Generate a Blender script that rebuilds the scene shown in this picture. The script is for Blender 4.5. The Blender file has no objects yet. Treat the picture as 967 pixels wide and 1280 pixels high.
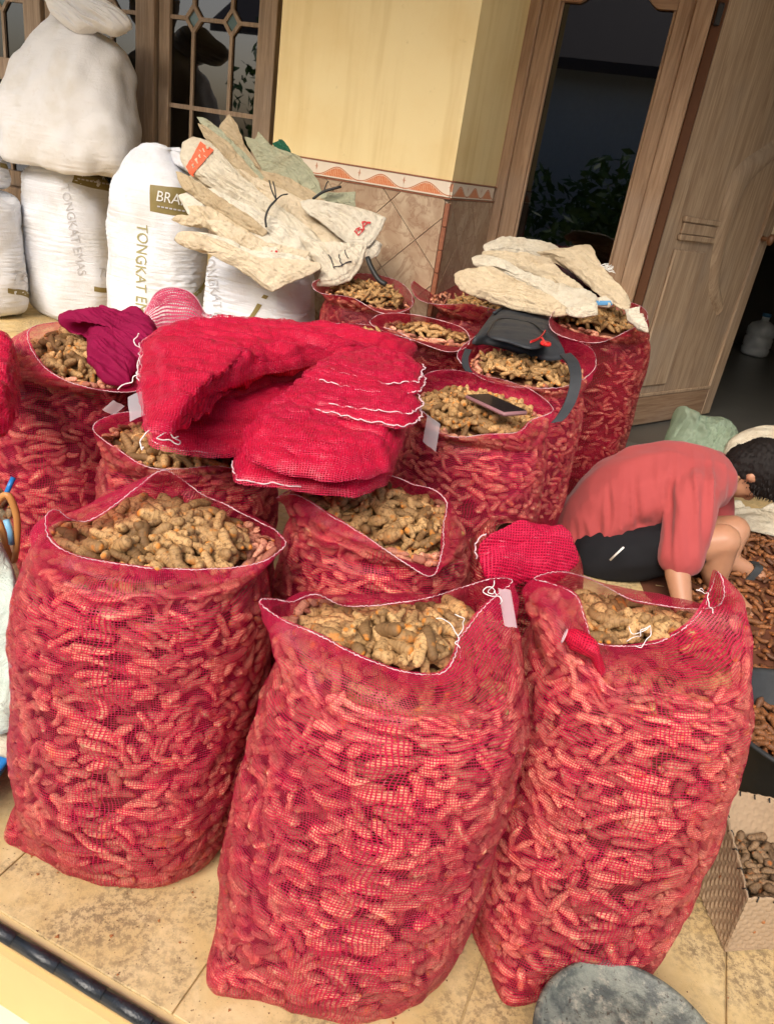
import bpy, bmesh, math, random
import numpy as np
from mathutils import Vector, Matrix, noise as mnoise
R = math.radians
rng = np.random.default_rng(7)
random.seed(7)
scene = bpy.context.scene
COL = scene.collection

# ------------------------------------------------------------------ camera
CAM_H = 1.2
cam_d = bpy.data.cameras.new('camera'); cam = bpy.data.objects.new('camera', cam_d); COL.objects.link(cam)
PITCH, ROLL, FPX, PW, PH = R(24.963), R(9.087), 924.0, 967.0, 1280.0
cam_d.sensor_fit = 'VERTICAL'; cam_d.sensor_height = 24.0; cam_d.lens = 24.0 * FPX / PH
cam_d.clip_start = 0.05; cam_d.clip_end = 500
F3 = np.array([0, math.cos(PITCH), -math.sin(PITCH)]); R3 = np.array([1.0, 0, 0]); U3 = np.array([0, math.sin(PITCH), math.cos(PITCH)])
dn = np.array([-math.sin(ROLL), math.cos(ROLL)]); rt = np.array([math.cos(ROLL), math.sin(ROLL)])
cx_ = R3 * rt[0] - U3 * dn[0]; cy_ = -(R3 * rt[1] - U3 * dn[1])
mw = Matrix(((cx_[0], cy_[0], -F3[0], 0), (cx_[1], cy_[1], -F3[1], 0), (cx_[2], cy_[2], -F3[2], CAM_H), (0, 0, 0, 1)))
cam.matrix_world = mw
scene.camera = cam

def ray(x, y):
    p = np.array([x - PW / 2, y - PH / 2]); r = F3 * FPX + R3 * (p @ rt) - U3 * (p @ dn)
    return r / np.linalg.norm(r)
def atz(x, y, z):          # the point at height z that the photograph shows at pixel x, y
    r = ray(x, y); t = (z - CAM_H) / r[2]; return np.array([r[0] * t, r[1] * t, z])
def aty(x, y, Y):          # the same at distance Y
    r = ray(x, y); t = Y / r[1]; return np.array([r[0] * t, Y, CAM_H + r[2] * t])

# ------------------------------------------------------------------ light
SUN_EL, SUN_AZ = R(40), R(200)     # azimuth from +Y clockwise: behind the camera, a little left
world = bpy.data.worlds.new('World'); scene.world = world; world.use_nodes = True
wn = world.node_tree.nodes; wl_ = world.node_tree.links
bg = wn['Background']; sky = wn.new('ShaderNodeTexSky'); sky.sky_type = 'NISHITA'; sky.sun_disc = False
sky.sun_elevation = SUN_EL; sky.sun_rotation = SUN_AZ; sky.air_density = 1.0; sky.dust_density = 4.0; sky.ozone_density = 0.6
wl_.new(sky.outputs[0], bg.inputs[0]); bg.inputs[1].default_value = 0.15
sun_d = bpy.data.lights.new('sun', 'SUN'); sun_d.energy = 1.7; sun_d.angle = R(35); sun_d.color = (1.0, 0.96, 0.90)
sun = bpy.data.objects.new('sun', sun_d); COL.objects.link(sun)
sdir = Vector((math.sin(SUN_AZ) * math.cos(SUN_EL), math.cos(SUN_AZ) * math.cos(SUN_EL), math.sin(SUN_EL)))
sun.rotation_euler = sdir.to_track_quat('Z', 'Y').to_euler()
scene.view_settings.view_transform = 'Standard'; scene.view_settings.look = 'None'
scene.view_settings.exposure = 0.8; scene.view_settings.gamma = 1.0
scene.cycles.transparent_max_bounces = 24
scene.cycles.denoising_prefilter = 'ACCURATE'
scene.cycles.max_bounces = 8; scene.cycles.diffuse_bounces = 4; scene.cycles.transmission_bounces = 4
scene.cycles.caustics_reflective = False; scene.cycles.caustics_refractive = False

# ------------------------------------------------------------------ node helpers
def mat(name):
    m = bpy.data.materials.new(name); m.use_nodes = True; nt = m.node_tree
    return m, nt, nt.nodes, nt.links, nt.nodes['Principled BSDF']
def N(nt, typ, ins=None, **kw):
    n = nt.nodes.new(typ)
    for k, v in kw.items(): setattr(n, k, v)
    for k, v in (ins or {}).items():
        s = n.inputs[k]
        if isinstance(v, bpy.types.NodeSocket): nt.links.new(v, s)
        else: s.default_value = v
    return n
def math_(nt, op, a, b=None, c=None, clamp=False):
    n = nt.nodes.new('ShaderNodeMath'); n.operation = op; n.use_clamp = clamp
    for i, v in enumerate((a, b, c)):
        if v is None: continue
        if isinstance(v, bpy.types.NodeSocket): nt.links.new(v, n.inputs[i])
        else: n.inputs[i].default_value = v
    return n.outputs[0]
def mixc(nt, f, a, b, mode='MIX'):
    n = nt.nodes.new('ShaderNodeMix'); n.data_type = 'RGBA'; n.blend_type = mode
    for i, v in ((0, f), (6, a), (7, b)):
        if isinstance(v, bpy.types.NodeSocket): nt.links.new(v, n.inputs[i])
        else: n.inputs[i].default_value = v if i == 0 else (*v[:3], 1)
    return n.outputs[2]
def ramp(nt, f, stops):
    n = nt.nodes.new('ShaderNodeValToRGB'); e = n.color_ramp.elements
    while len(e) < len(stops): e.new(0.5)
    for q, (p, c) in zip(e, stops): q.position = p; q.color = (*c[:3], 1)
    nt.links.new(f, n.inputs[0]); return n.outputs[0]
def noise(nt, vec, scale, detail=4, rough=0.55, dist=0.0):
    n = N(nt, 'ShaderNodeTexNoise', {'Scale': scale, 'Detail': detail, 'Roughness': rough, 'Distortion': dist})
    if vec is not None: nt.links.new(vec, n.inputs['Vector'])
    return n.outputs[0]
def pos(nt): return N(nt, 'ShaderNodeNewGeometry').outputs['Position']
def objc(nt): return N(nt, 'ShaderNodeTexCoord').outputs['Object']
def bump(nt, h, strength=0.3, dist=0.002):
    return N(nt, 'ShaderNodeBump', {'Height': h, 'Strength': strength, 'Distance': dist}).outputs[0]
def smooth(nt, f, lo, hi):
    return N(nt, 'ShaderNodeMapRange', {0: f, 1: lo, 2: hi, 3: 0.0, 4: 1.0}, interpolation_type='SMOOTHSTEP').outputs[0]

# ------------------------------------------------------------------ object helpers
ORG = {}
def tag(o, label=None, cat=None, group=None, kind=None):
    if label: o['label'] = label
    if cat: o['category'] = cat
    if group: o['group'] = group
    if kind: o['kind'] = kind
    return o
def thing(name, loc, label, cat, group=None):
    o = bpy.data.objects.new(name, None); o.empty_display_size = 0.05; COL.objects.link(o)
    o.location = loc; ORG[o] = np.array(loc, float); return tag(o, label, cat, group)
def build(name, V, F, m, parent=None, smooth_=True, uv=None, attrs=None, base=None, cname=None):
    """V in world metres; F list/array of faces. Links ONE mesh object whose origin is its parent's or its base."""
    V = np.asarray(V, float).reshape(-1, 3)
    org = ORG[parent] if parent is not None else (np.array(base, float) if base is not None else np.array([V[:, 0].mean(), V[:, 1].mean(), V[:, 2].min()]))
    me = bpy.data.meshes.new(name); L = V - org
    if isinstance(F, np.ndarray):
        k = F.shape[1]; n = len(F)
        me.vertices.add(len(L)); me.vertices.foreach_set('co', L.astype(np.float32).ravel())
        me.loops.add(n * k); me.loops.foreach_set('vertex_index', F.astype(np.int32).ravel())
        me.polygons.add(n); me.polygons.foreach_set('loop_start', np.arange(0, n * k, k, dtype=np.int32))
        me.update(calc_edges=True); me.validate()
    else:
        me.from_pydata([tuple(v) for v in L], [], [tuple(int(i) for i in f) for f in F]); me.update()
    if smooth_: me.polygons.foreach_set('use_smooth', [True] * len(me.polygons))
    if uv is not None:
        ul = me.uv_layers.new(name='UVMap'); idx = np.empty(len(me.loops), np.int32); me.loops.foreach_get('vertex_index', idx)
        ul.data.foreach_set('uv', np.asarray(uv, np.float32)[idx].ravel())
    for k, a in (attrs or {}).items():
        at = me.attributes.new(k, 'FLOAT', 'POINT'); at.data.foreach_set('value', np.asarray(a, np.float32))
    if m is not None: me.materials.append(m)
    o = bpy.data.objects.new(name, me); COL.objects.link(o)
    if parent is not None: o.parent = parent
    else: o.location = org
    ORG[o] = org
    return o
class MB:
    """collects shapes into one mesh"""
    def __init__(s): s.V = []; s.F = []; s.n = 0
    def add(s, V, F):
        V = np.asarray(V, float); s.V.append(V); s.F += [tuple(int(i) + s.n for i in f) for f in F]; s.n += len(V); return s
    def box(s, c, size, M=None, ch=0.0):
        hx, hy, hz = np.array(size) / 2.0
        if ch <= 0:
            V = np.array([[x, y, z] for z in (-hz, hz) for y in (-hy, hy) for x in (-hx, hx)])
            F = [(0, 2, 3, 1), (4, 5, 7, 6), (0, 1, 5, 4), (2, 6, 7, 3), (0, 4, 6, 2), (1, 3, 7, 5)]
        else:
            bm = bmesh.new(); bmesh.ops.create_cube(bm, size=1); bmesh.ops.scale(bm, vec=(2 * hx, 2 * hy, 2 * hz), verts=bm.verts)
            bmesh.ops.bevel(bm, geom=bm.edges[:], offset=ch, segments=1, affect='EDGES')
            V = np.array([v.co[:] for v in bm.verts]); F = [tuple(v.index for v in f.verts) for f in bm.faces]; bm.free()
        if M is not None: V = V @ np.array(M).T
        return s.add(V + np.array(c), F)
    def tube(s, pts, r, seg=8, closed=False, caps=True):
        V, F = tube(pts, r, seg, closed, caps); return s.add(V, F)
    def obj(s, name, m, parent=None, smooth_=True, **kw):
        return build(name, np.concatenate(s.V), s.F, m, parent, smooth_, **kw)
def tube(pts, r, seg=8, closed=False, caps=True):
    P = np.asarray(pts, float); n = len(P); r = np.broadcast_to(np.asarray(r, float), (n,))
    T = np.roll(P, -1, 0) - np.roll(P, 1, 0) if closed else np.gradient(P, axis=0)
    T /= np.linalg.norm(T, axis=1)[:, None] + 1e-12
    up = np.array([0, 0, 1.0]) if abs(T[0][2]) < 0.9 else np.array([1.0, 0, 0])
    V = []; a = np.cross(T[0], up); a /= np.linalg.norm(a)
    ang = np.linspace(0, 2 * math.pi, seg, endpoint=False)
    for i in range(n):
        a = a - T[i] * (a @ T[i]); a /= np.linalg.norm(a) + 1e-12; b = np.cross(T[i], a)
        V.append(P[i] + r[i] * (np.cos(ang)[:, None] * a + np.sin(ang)[:, None] * b))
    V = np.concatenate(V); F = []
    for i in range(n if closed else n - 1):
        j = (i + 1) % n
        for k in range(seg):
            l = (k + 1) % seg; F.append((i * seg + k, i * seg + l, j * seg + l, j * seg + k))
    if caps and not closed: F.append(tuple(range(seg))[::-1]); F.append(tuple((n - 1) * seg + k for k in range(seg)))
    return V, F
def spline(pts, n, closed=False):
    P = np.asarray(pts, float); m = len(P)
    if closed: P = np.concatenate([P[-1:], P, P[:2]]); t = np.linspace(0, m, n, endpoint=False)
    else: P = np.concatenate([2 * P[:1] - P[1:2], P, 2 * P[-1:] - P[-2:-1]]); t = np.linspace(0, m - 1, n)
    i = np.clip(np.floor(t).astype(int), 0, len(P) - 4); f = (t - i)[:, None]
    a, b, c, d = P[i], P[i + 1], P[i + 2], P[i + 3]
    return 0.5 * (2 * b + (c - a) * f + (2 * a - 5 * b + 4 * c - d) * f ** 2 + (3 * b - a - 3 * c + d) * f ** 3)
def resample(P, n, closed=False):
    P = np.asarray(P, float)
    Q = np.concatenate([P, P[:1]]) if closed else P
    s = np.concatenate([[0], np.cumsum(np.linalg.norm(np.diff(Q, axis=0), axis=1))])
    t = np.linspace(0, s[-1], n, endpoint=not closed)
    return np.stack([np.interp(t, s, Q[:, k]) for k in range(Q.shape[1])], 1)
def gridF(nu, nv, wrap_u=False):
    """faces of a grid with index i*nu + j, i over nv rows, j over nu columns"""
    js = np.arange(nu if wrap_u else nu - 1); i = np.arange(nv - 1)
    I, J = np.meshgrid(i, js, indexing='ij'); K = (J + 1) % nu
    return np.stack([I * nu + J, I * nu + K, (I + 1) * nu + K, (I + 1) * nu + J], -1).reshape(-1, 4)
_ng = [rng.normal(size=(24, 3)) for _ in range(4)]
def sn(P, scale=1.0, seed=0, octs=1):
    """cheap smooth noise, about -1..1"""
    P = np.asarray(P, float) * scale; out = np.zeros(P.shape[:-1]); amp = 1.0; tot = 0
    rr = np.random.default_rng(1000 + seed)
    for o in range(octs):
        K = rr.normal(size=(10, P.shape[-1])) * 1.3 * (2 ** o); ph = rr.uniform(0, 6.28, 10)
        out += amp * np.sin(P @ K.T + ph).sum(-1) / 3.2; tot += amp; amp *= 0.5
    return out / tot
# ------------------------------------------------------------------ materials
def m_net(name, red, cell=0.0042, cover=0.30, rough=0.42, trans=0.35):
    m, nt, ns, lk, P = mat(name)
    uv = N(nt, 'ShaderNodeUVMap').outputs[0]
    # the weave wanders and opens up or closes in places
    nz = N(nt, 'ShaderNodeTexNoise', {'Vector': uv, 'Scale': 9.0, 'Detail': 2.0})
    off = N(nt, 'ShaderNodeVectorMath', {0: nz.outputs['Color'], 1: (0.5, 0.5, 0.5)}, operation='SUBTRACT').outputs[0]
    off = N(nt, 'ShaderNodeVectorMath', {0: off, 3: 0.03}, operation='SCALE').outputs[0]
    w = N(nt, 'ShaderNodeVectorMath', {0: uv, 1: off}, operation='ADD').outputs[0]
    sx = N(nt, 'ShaderNodeSeparateXYZ', {0: w})
    dens = N(nt, 'ShaderNodeAttribute', attribute_name='dense').outputs['Fac']
    var = noise(nt, uv, 22.0, 2)
    var2 = noise(nt, uv, 70.0, 2)
    half = math_(nt, 'ADD', math_(nt, 'MULTIPLY', math_(nt, 'SUBTRACT', var, 0.5), 0.26), cover * 0.5)
    half = math_(nt, 'ADD', half, math_(nt, 'MULTIPLY', math_(nt, 'SUBTRACT', var2, 0.5), 0.10))
    half = math_(nt, 'MAXIMUM', math_(nt, 'ADD', half, math_(nt, 'MULTIPLY', dens, 0.14)), 0.07)
    def line(c, k):
        f = math_(nt, 'FRACT', math_(nt, 'DIVIDE', c, cell))
        d = math_(nt, 'ABSOLUTE', math_(nt, 'SUBTRACT', f, 0.5))
        return math_(nt, 'LESS_THAN', d, math_(nt, 'MULTIPLY', half, k))
    a = math_(nt, 'MAXIMUM', line(sx.outputs[0], 0.85), line(sx.outputs[1], 1.1))
    c = mixc(nt, noise(nt, uv, 60, 3), tuple(x * 0.75 for x in red), tuple(min(1, x * 1.25) for x in red))
    c = mixc(nt, math_(nt, 'MULTIPLY', smooth(nt, noise(nt, uv, 260, 2), 0.54, 0.7), 0.5), c, (0.88, 0.26, 0.34))  # pale pink specks painted on as glints of the threads
    df = N(nt, 'ShaderNodeBsdfPrincipled', {'Base Color': c, 'Roughness': rough, 'Specular IOR Level': 0.45})
    tr = N(nt, 'ShaderNodeBsdfTranslucent', {'Color': c})
    mx = N(nt, 'ShaderNodeMixShader', {0: trans, 1: df.outputs[0], 2: tr.outputs[0]})
    tp = N(nt, 'ShaderNodeBsdfTransparent')
    fin = N(nt, 'ShaderNodeMixShader', {0: a, 1: tp.outputs[0], 2: mx.outputs[0]})
    lk.new(fin.outputs[0], ns['Material Output'].inputs[0])
    return m
NET = m_net('red_net', (0.72, 0.016, 0.095), cell=0.0042, cover=0.285, trans=0.55)
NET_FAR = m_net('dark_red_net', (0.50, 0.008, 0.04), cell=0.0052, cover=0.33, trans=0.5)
NET_PINK = m_net('pale_pink_net', (0.75, 0.09, 0.2), cell=0.006, cover=0.36)

def m_cloth_net(name, red):
    """folded net, several layers thick: closed weave with fine relief"""
    m, nt, ns, lk, P = mat(name)
    uv = N(nt, 'ShaderNodeUVMap').outputs[0]; sx = N(nt, 'ShaderNodeSeparateXYZ', {0: uv})
    def wv(c, f): return math_(nt, 'SINE', math_(nt, 'MULTIPLY', c, f))
    k = 2 * math.pi / 0.0044
    h = math_(nt, 'MAXIMUM', wv(sx.outputs[0], k), wv(sx.outputs[1], k))
    c = mixc(nt, smooth(nt, h, -0.4, 0.4), tuple(x * 0.42 for x in red), red)
    c = mixc(nt, math_(nt, 'MULTIPLY', smooth(nt, noise(nt, N(nt, 'ShaderNodeMapping', {'Vector': uv, 'Scale': (40, 300, 1)}).outputs[0], 1.0, 3), 0.62, 0.72), 0.5), c, (0.85, 0.22, 0.28))  # glints on the weave, painted as pale pink streaks
    c = mixc(nt, smooth(nt, noise(nt, uv, 30, 5, 0.7), 0.52, 0.75), c, (min(1, red[0] * 1.3), red[1] + 0.03, red[2] + 0.05))
    lk.new(c, P.inputs['Base Color']); P.inputs['Roughness'].default_value = 0.5; P.inputs['Specular IOR Level'].default_value = 0.25
    lk.new(bump(nt, h, 0.7, 0.0012), P.inputs['Normal'])
    return m
FOLDNET = m_cloth_net('folded_red_net', (0.66, 0.006, 0.042))
FOLDNET2 = m_cloth_net('folded_crimson_net', (0.55, 0.006, 0.05))

def m_rhizome(name, tan, brown, orange, skin=1.0, spec=0.25):
    m, nt, ns, lk, P = mat(name)
    rc = N(nt, 'ShaderNodeAttribute', attribute_name='tone').outputs['Fac']
    rl = N(nt, 'ShaderNodeAttribute', attribute_name='along').outputs['Fac']
    oi = N(nt, 'ShaderNodeObjectInfo').outputs['Random']
    p = pos(nt)
    t = math_(nt, 'FRACT', math_(nt, 'ADD', rc, oi))
    c = ramp(nt, t, [(0, brown), (0.3, tuple(0.5 * (a + b) for a, b in zip(tan, brown))), (0.65, tan), (1, tuple(min(1, x * 1.2) for x in tan))])
    n1 = noise(nt, p, 160, 4, 0.6)
    c = mixc(nt, smooth(nt, n1, 0.48, 0.70), c, brown)
    # growth rings
    rg = math_(nt, 'SINE', math_(nt, 'MULTIPLY', math_(nt, 'ADD', rl, math_(nt, 'MULTIPLY', n1, 0.05)), 2 * math.pi * 9))
    c = mixc(nt, math_(nt, 'MULTIPLY', smooth(nt, rg, 0.5, 0.95), 0.28), c, tuple(x * 0.55 for x in brown))
    # orange where a finger was broken off or its skin rubbed
    e = math_(nt, 'ABSOLUTE', math_(nt, 'SUBTRACT', rl, 0.5))
    oc = math_(nt, 'MULTIPLY', smooth(nt, e, 0.44, 0.5), smooth(nt, math_(nt, 'FRACT', math_(nt, 'MULTIPLY', t, 7.3)), 0.55, 0.6))
    oc = math_(nt, 'MAXIMUM', oc, math_(nt, 'MULTIPLY', smooth(nt, noise(nt, p, 45, 3), 0.60, 0.70), 0.7))
    c = mixc(nt, math_(nt, 'MULTIPLY', oc, skin), c, orange)
    lk.new(c, P.inputs['Base Color']); P.inputs['Roughness'].default_value = 0.62; P.inputs['Specular IOR Level'].default_value = spec
    h = math_(nt, 'ADD', math_(nt, 'MULTIPLY', rg, -0.15), noise(nt, p, 420, 4))
    lk.new(bump(nt, h, 0.6, 0.0012), P.inputs['Normal'])
    return m
RHIZ = m_rhizome('turmeric_skin', (0.50, 0.30, 0.125), (0.17, 0.09, 0.035), (0.62, 0.22, 0.03), 0.8)
RHIZ_IN = m_rhizome('turmeric_skin_red_lit', (0.66, 0.30, 0.19), (0.29, 0.095, 0.06), (0.70, 0.24, 0.05), 0.7)  # skin tinted red in place of the light coming through the net
RHIZ_WET = m_rhizome('turmeric_skin_wet', (0.27, 0.10, 0.03), (0.10, 0.038, 0.015), (0.42, 0.10, 0.012), 0.9, 0.5)
RHIZ_DARK = m_rhizome('turmeric_skin_dark', (0.24, 0.15, 0.08), (0.10, 0.06, 0.035), (0.55, 0.15, 0.02), 0.5)

def m_plain(name, c, rough=0.6, spec=0.4, var=0.12, sc=20.0, bmp=0.15, bs=200.0, metal=0.0, coord='pos'):
    m, nt, ns, lk, P = mat(name); p = pos(nt) if coord == 'pos' else objc(nt)
    f = noise(nt, p, sc, 5)
    col = mixc(nt, f, tuple(x * (1 - var) for x in c), tuple(min(1, x * (1 + var)) for x in c))
    lk.new(col, P.inputs['Base Color']); P.inputs['Roughness'].default_value = rough
    P.inputs['Specular IOR Level'].default_value = spec; P.inputs['Metallic'].default_value = metal
    if bmp: lk.new(bump(nt, noise(nt, p, bs, 4), bmp, 0.002), P.inputs['Normal'])
    return m
THREAD = m_plain('white_thread', (0.70, 0.50, 0.52), 0.7, 0.2)
THREAD_W = m_plain('white_string', (0.82, 0.78, 0.76), 0.7, 0.2)
SOIL_GAP = m_plain('soil_and_gap_shade', (0.12, 0.045, 0.025), 0.9, 0.1)  # soil; on the sack cores it stands in for shade between fingers
CORD_BLACK = m_plain('black_twine', (0.015, 0.015, 0.014), 0.5, 0.4)

def m_wood(name, c1, c2, axis=2, sc=1.0):
    m, nt, ns, lk, P = mat(name)
    p = objc(nt); s = [22.0 * sc, 22.0 * sc, 22.0 * sc]; s[axis] = 1.3 * sc
    mp = N(nt, 'ShaderNodeMapping', {'Vector': p, 'Scale': s}).outputs[0]
    g = noise(nt, mp, 2.2, 6, 0.62, 1.2); g2 = noise(nt, mp, 9.0, 4, 0.6, 0.3); big = noise(nt, p, 1.7, 3)
    c = mixc(nt, smooth(nt, g, 0.3, 0.7), c1, c2)
    c = mixc(nt, math_(nt, 'MULTIPLY', smooth(nt, g2, 0.55, 0.75), 0.35), c, tuple(x * 0.5 for x in c1))
    c = mixc(nt, math_(nt, 'MULTIPLY', smooth(nt, big, 0.45, 0.7), 0.45), c, tuple(0.5 * x + 0.10 for x in c2))
    lk.new(c, P.inputs['Base Color']); P.inputs['Roughness'].default_value = 0.6; P.inputs['Specular IOR Level'].default_value = 0.25
    lk.new(bump(nt, g2, 0.2, 0.002), P.inputs['Normal'])
    return m
WOOD = m_wood('weathered_teak', (0.32, 0.19, 0.105), (0.50, 0.33, 0.20))
WOOD_H = m_wood('weathered_teak_rail', (0.30, 0.165, 0.085), (0.46, 0.28, 0.155), 0)
WOOD_DOOR = m_wood('dusty_door_teak', (0.31, 0.20, 0.12), (0.50, 0.36, 0.23), 2, 0.8)
WOOD_WIN = m_wood('dry_window_teak', (0.30, 0.205, 0.13), (0.50, 0.36, 0.24))

def m_wall():
    m, nt, ns, lk, P = mat('yellow_wall_paint'); p = pos(nt)
    c = mixc(nt, smooth(nt, noise(nt, p, 3.2, 5), 0.35, 0.7), (0.80, 0.64, 0.33), (0.75, 0.57, 0.27))
    mp = N(nt, 'ShaderNodeMapping', {'Vector': p, 'Scale': (9, 9, 0.7)}).outputs[0]
    c = mixc(nt, math_(nt, 'MULTIPLY', smooth(nt, noise(nt, mp, 1.5, 4), 0.45, 0.75), 0.45), c, (0.60, 0.42, 0.17))
    c = mixc(nt, math_(nt, 'MULTIPLY', smooth(nt, noise(nt, p, 14, 6, 0.7), 0.62, 0.75), 0.35), c, (0.45, 0.33, 0.16))
    lk.new(c, P.inputs['Base Color']); P.inputs['Roughness'].default_value = 0.75; P.inputs['Specular IOR Level'].default_value = 0.2
    lk.new(bump(nt, noise(nt, p, 60, 5), 0.12, 0.003), P.inputs['Normal'])
    return m
WALL = m_wall()

def m_marble(name, c1, c2, c3, sc=7.0, rough=0.35):
    m, nt, ns, lk, P = mat(name); p = pos(nt)
    oi = N(nt, 'ShaderNodeObjectInfo').outputs['Random']
    q = N(nt, 'ShaderNodeVectorMath', {0: p, 1: N(nt, 'ShaderNodeCombineXYZ', {0: math_(nt, 'MULTIPLY', oi, 3.0)}).outputs[0]}, operation='ADD').outputs[0]
    c = mixc(nt, smooth(nt, noise(nt, q, sc, 6, 0.6, 1.0), 0.35, 0.68), c1, c2)
    v = math_(nt, 'ABSOLUTE', math_(nt, 'SUBTRACT', noise(nt, q, sc * 1.3, 6, 0.6, 1.5), 0.5))
    c = mixc(nt, math_(nt, 'MULTIPLY', math_(nt, 'SUBTRACT', 1.0, smooth(nt, v, 0.0, 0.05)), 0.6), c, c3)
    lk.new(c, P.inputs['Base Color']); P.inputs['Roughness'].default_value = rough; P.inputs['Specular IOR Level'].default_value = 0.35
    return m
MARBLE = m_marble('brown_marbled_tile', (0.38, 0.26, 0.165), (0.52, 0.40, 0.27), (0.27, 0.15, 0.09))
TRIMTILE = m_marble('red_brown_trim_tile', (0.26, 0.10, 0.055), (0.36, 0.15, 0.08), (0.2, 0.07, 0.04), 40)
GROUT = m_plain('grout', (0.33, 0.26, 0.19), 0.9, 0.1)

def m_border():
    """cream tile with a printed orange wave and little sprigs; object x runs along the tile, z up"""
    m, nt, ns, lk, P = mat('printed_border_tile'); s = N(nt, 'ShaderNodeSeparateXYZ', {0: objc(nt)}); x, z = s.outputs[0], s.outputs[2]
    per = 0.2185
    ph = math_(nt, 'MULTIPLY', x, 2 * math.pi / per)
    wave = math_(nt, 'MULTIPLY', math_(nt, 'ABSOLUTE', math_(nt, 'COSINE', math_(nt, 'MULTIPLY', ph, 0.5))), 0.045)
    wave = math_(nt, 'ADD', math_(nt, 'MULTIPLY', math_(nt, 'POWER', math_(nt, 'MULTIPLY', math_(nt, 'ADD', math_(nt, 'COSINE', ph), 1.0), 0.5), 1.2), 0.040), 0.008)
    d = math_(nt, 'SUBTRACT', z, wave)
    fill = math_(nt, 'MULTIPLY', math_(nt, 'LESS_THAN', d, -0.004), math_(nt, 'GREATER_THAN', z, 0.007))
    line = math_(nt, 'LESS_THAN', math_(nt, 'ABSOLUTE', d), 0.0022)
    nzz = noise(nt, objc(nt), 120, 3)
    str_ = math_(nt, 'SINE', math_(nt, 'MULTIPLY', x, 700.0))
    orange = mixc(nt, smooth(nt, math_(nt, 'ADD', math_(nt, 'MULTIPLY', str_, 0.25), nzz), 0.3, 0.8), (0.58, 0.16, 0.05), (0.70, 0.36, 0.20))
    xf = math_(nt, 'SUBTRACT', math_(nt, 'FRACT', math_(nt, 'ADD', math_(nt, 'DIVIDE', x, per), 0.0)), 0.5)
    xx = math_(nt, 'ABSOLUTE', math_(nt, 'MULTIPLY', xf, per)); zz = math_(nt, 'SUBTRACT', z, 0.040)
    az = math_(nt, 'ABSOLUTE', zz)
    spr = math_(nt, 'LESS_THAN', math_(nt, 'ADD', math_(nt, 'MULTIPLY', xx, 4.0), az), 0.017)
    spr2 = math_(nt, 'LESS_THAN', math_(nt, 'ADD', xx, math_(nt, 'MULTIPLY', az, 4.0)), 0.010)
    base = mixc(nt, noise(nt, objc(nt), 30, 4), (0.70, 0.58, 0.44), (0.78, 0.68, 0.54))
    c = mixc(nt, fill, base, orange)
    c = mixc(nt, math_(nt, 'MAXIMUM', line, math_(nt, 'MULTIPLY', math_(nt, 'MAXIMUM', spr, spr2), 0.8)), c, (0.50, 0.18, 0.07))
    lk.new(c, P.inputs['Base Color']); P.inputs['Roughness'].default_value = 0.35
    return m
BORDER = m_border()

def m_floor():
    m, nt, ns, lk, P = mat('dusty_cream_floor_tile'); p = pos(nt)
    oi = N(nt, 'ShaderNodeObjectInfo').outputs['Random']
    c = mixc(nt, smooth(nt, noise(nt, p, 9, 6, 0.6, 0.8), 0.35, 0.68), (0.62, 0.44, 0.19), (0.74, 0.57, 0.30))
    c = mixc(nt, math_(nt, 'MULTIPLY', oi, 0.2), c, (0.60, 0.42, 0.2))
    # trodden soil: broad stains broken up by grains
    st = smooth(nt, noise(nt, p, 4.5, 5, 0.65), 0.40, 0.64)
    gr = smooth(nt, noise(nt, p, 75, 6, 0.8), 0.44, 0.58)
    c = mixc(nt, math_(nt, 'MULTIPLY', math_(nt, 'MULTIPLY', st, gr), 0.85), c, (0.15, 0.10, 0.055))
    c = mixc(nt, math_(nt, 'MULTIPLY', st, 0.3), c, (0.33, 0.23, 0.12))
    sp = smooth(nt, noise(nt, p, 230, 2, 0.5), 0.66, 0.72)
    c = mixc(nt, math_(nt, 'MULTIPLY', sp, 0.4), c, (0.17, 0.10, 0.05))
    lk.new(c, P.inputs['Base Color']); P.inputs['Roughness'].default_value = 0.6; P.inputs['Specular IOR Level'].default_value = 0.3
    lk.new(bump(nt, noise(nt, p, 150, 5, 0.7), 0.25, 0.002), P.inputs['Normal'])
    return m
FLOOR = m_floor()
FLOOR_GAP = m_plain('floor_joint', (0.55, 0.40, 0.20), 0.9, 0.1)
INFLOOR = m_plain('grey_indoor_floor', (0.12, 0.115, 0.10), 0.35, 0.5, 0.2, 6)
YARD = m_plain('pale_yard_concrete', (0.72, 0.68, 0.58), 0.8, 0.2, 0.12, 5, 0.3, 60)
RISER = m_plain('yellow_step_tile', (0.74, 0.52, 0.22), 0.5, 0.3, 0.08, 8)
BLACKTILE = m_plain('black_glazed_tile', (0.018, 0.02, 0.022), 0.25, 0.6, 0.5, 60, 0.5, 300)

def m_glass(name='dark_window_glass', tint=(0.012, 0.011, 0.012)):
    m, nt, ns, lk, P = mat(name)
    gl = N(nt, 'ShaderNodeBsdfGlossy', {'Color': (0.9, 0.9, 0.95, 1), 'Roughness': 0.015})
    tp = N(nt, 'ShaderNodeBsdfTransparent', {'Color': (0.09, 0.085, 0.085, 1)})
    fr = N(nt, 'ShaderNodeFresnel', {'IOR': 1.5}).outputs[0]
    mx = N(nt, 'ShaderNodeMixShader', {0: math_(nt, 'MULTIPLY', fr, 2.2), 1: tp.outputs[0], 2: gl.outputs[0]})
    lk.new(mx.outputs[0], ns['Material Output'].inputs[0]); return m
GLASS = m_glass()
def m_teal():
    m, nt, ns, lk, P = mat('teal_glass'); P.inputs['Base Color'].default_value = (0.10, 0.17, 0.16, 1); P.inputs['Roughness'].default_value = 0.12
    return m
TEAL = m_teal()

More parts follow.
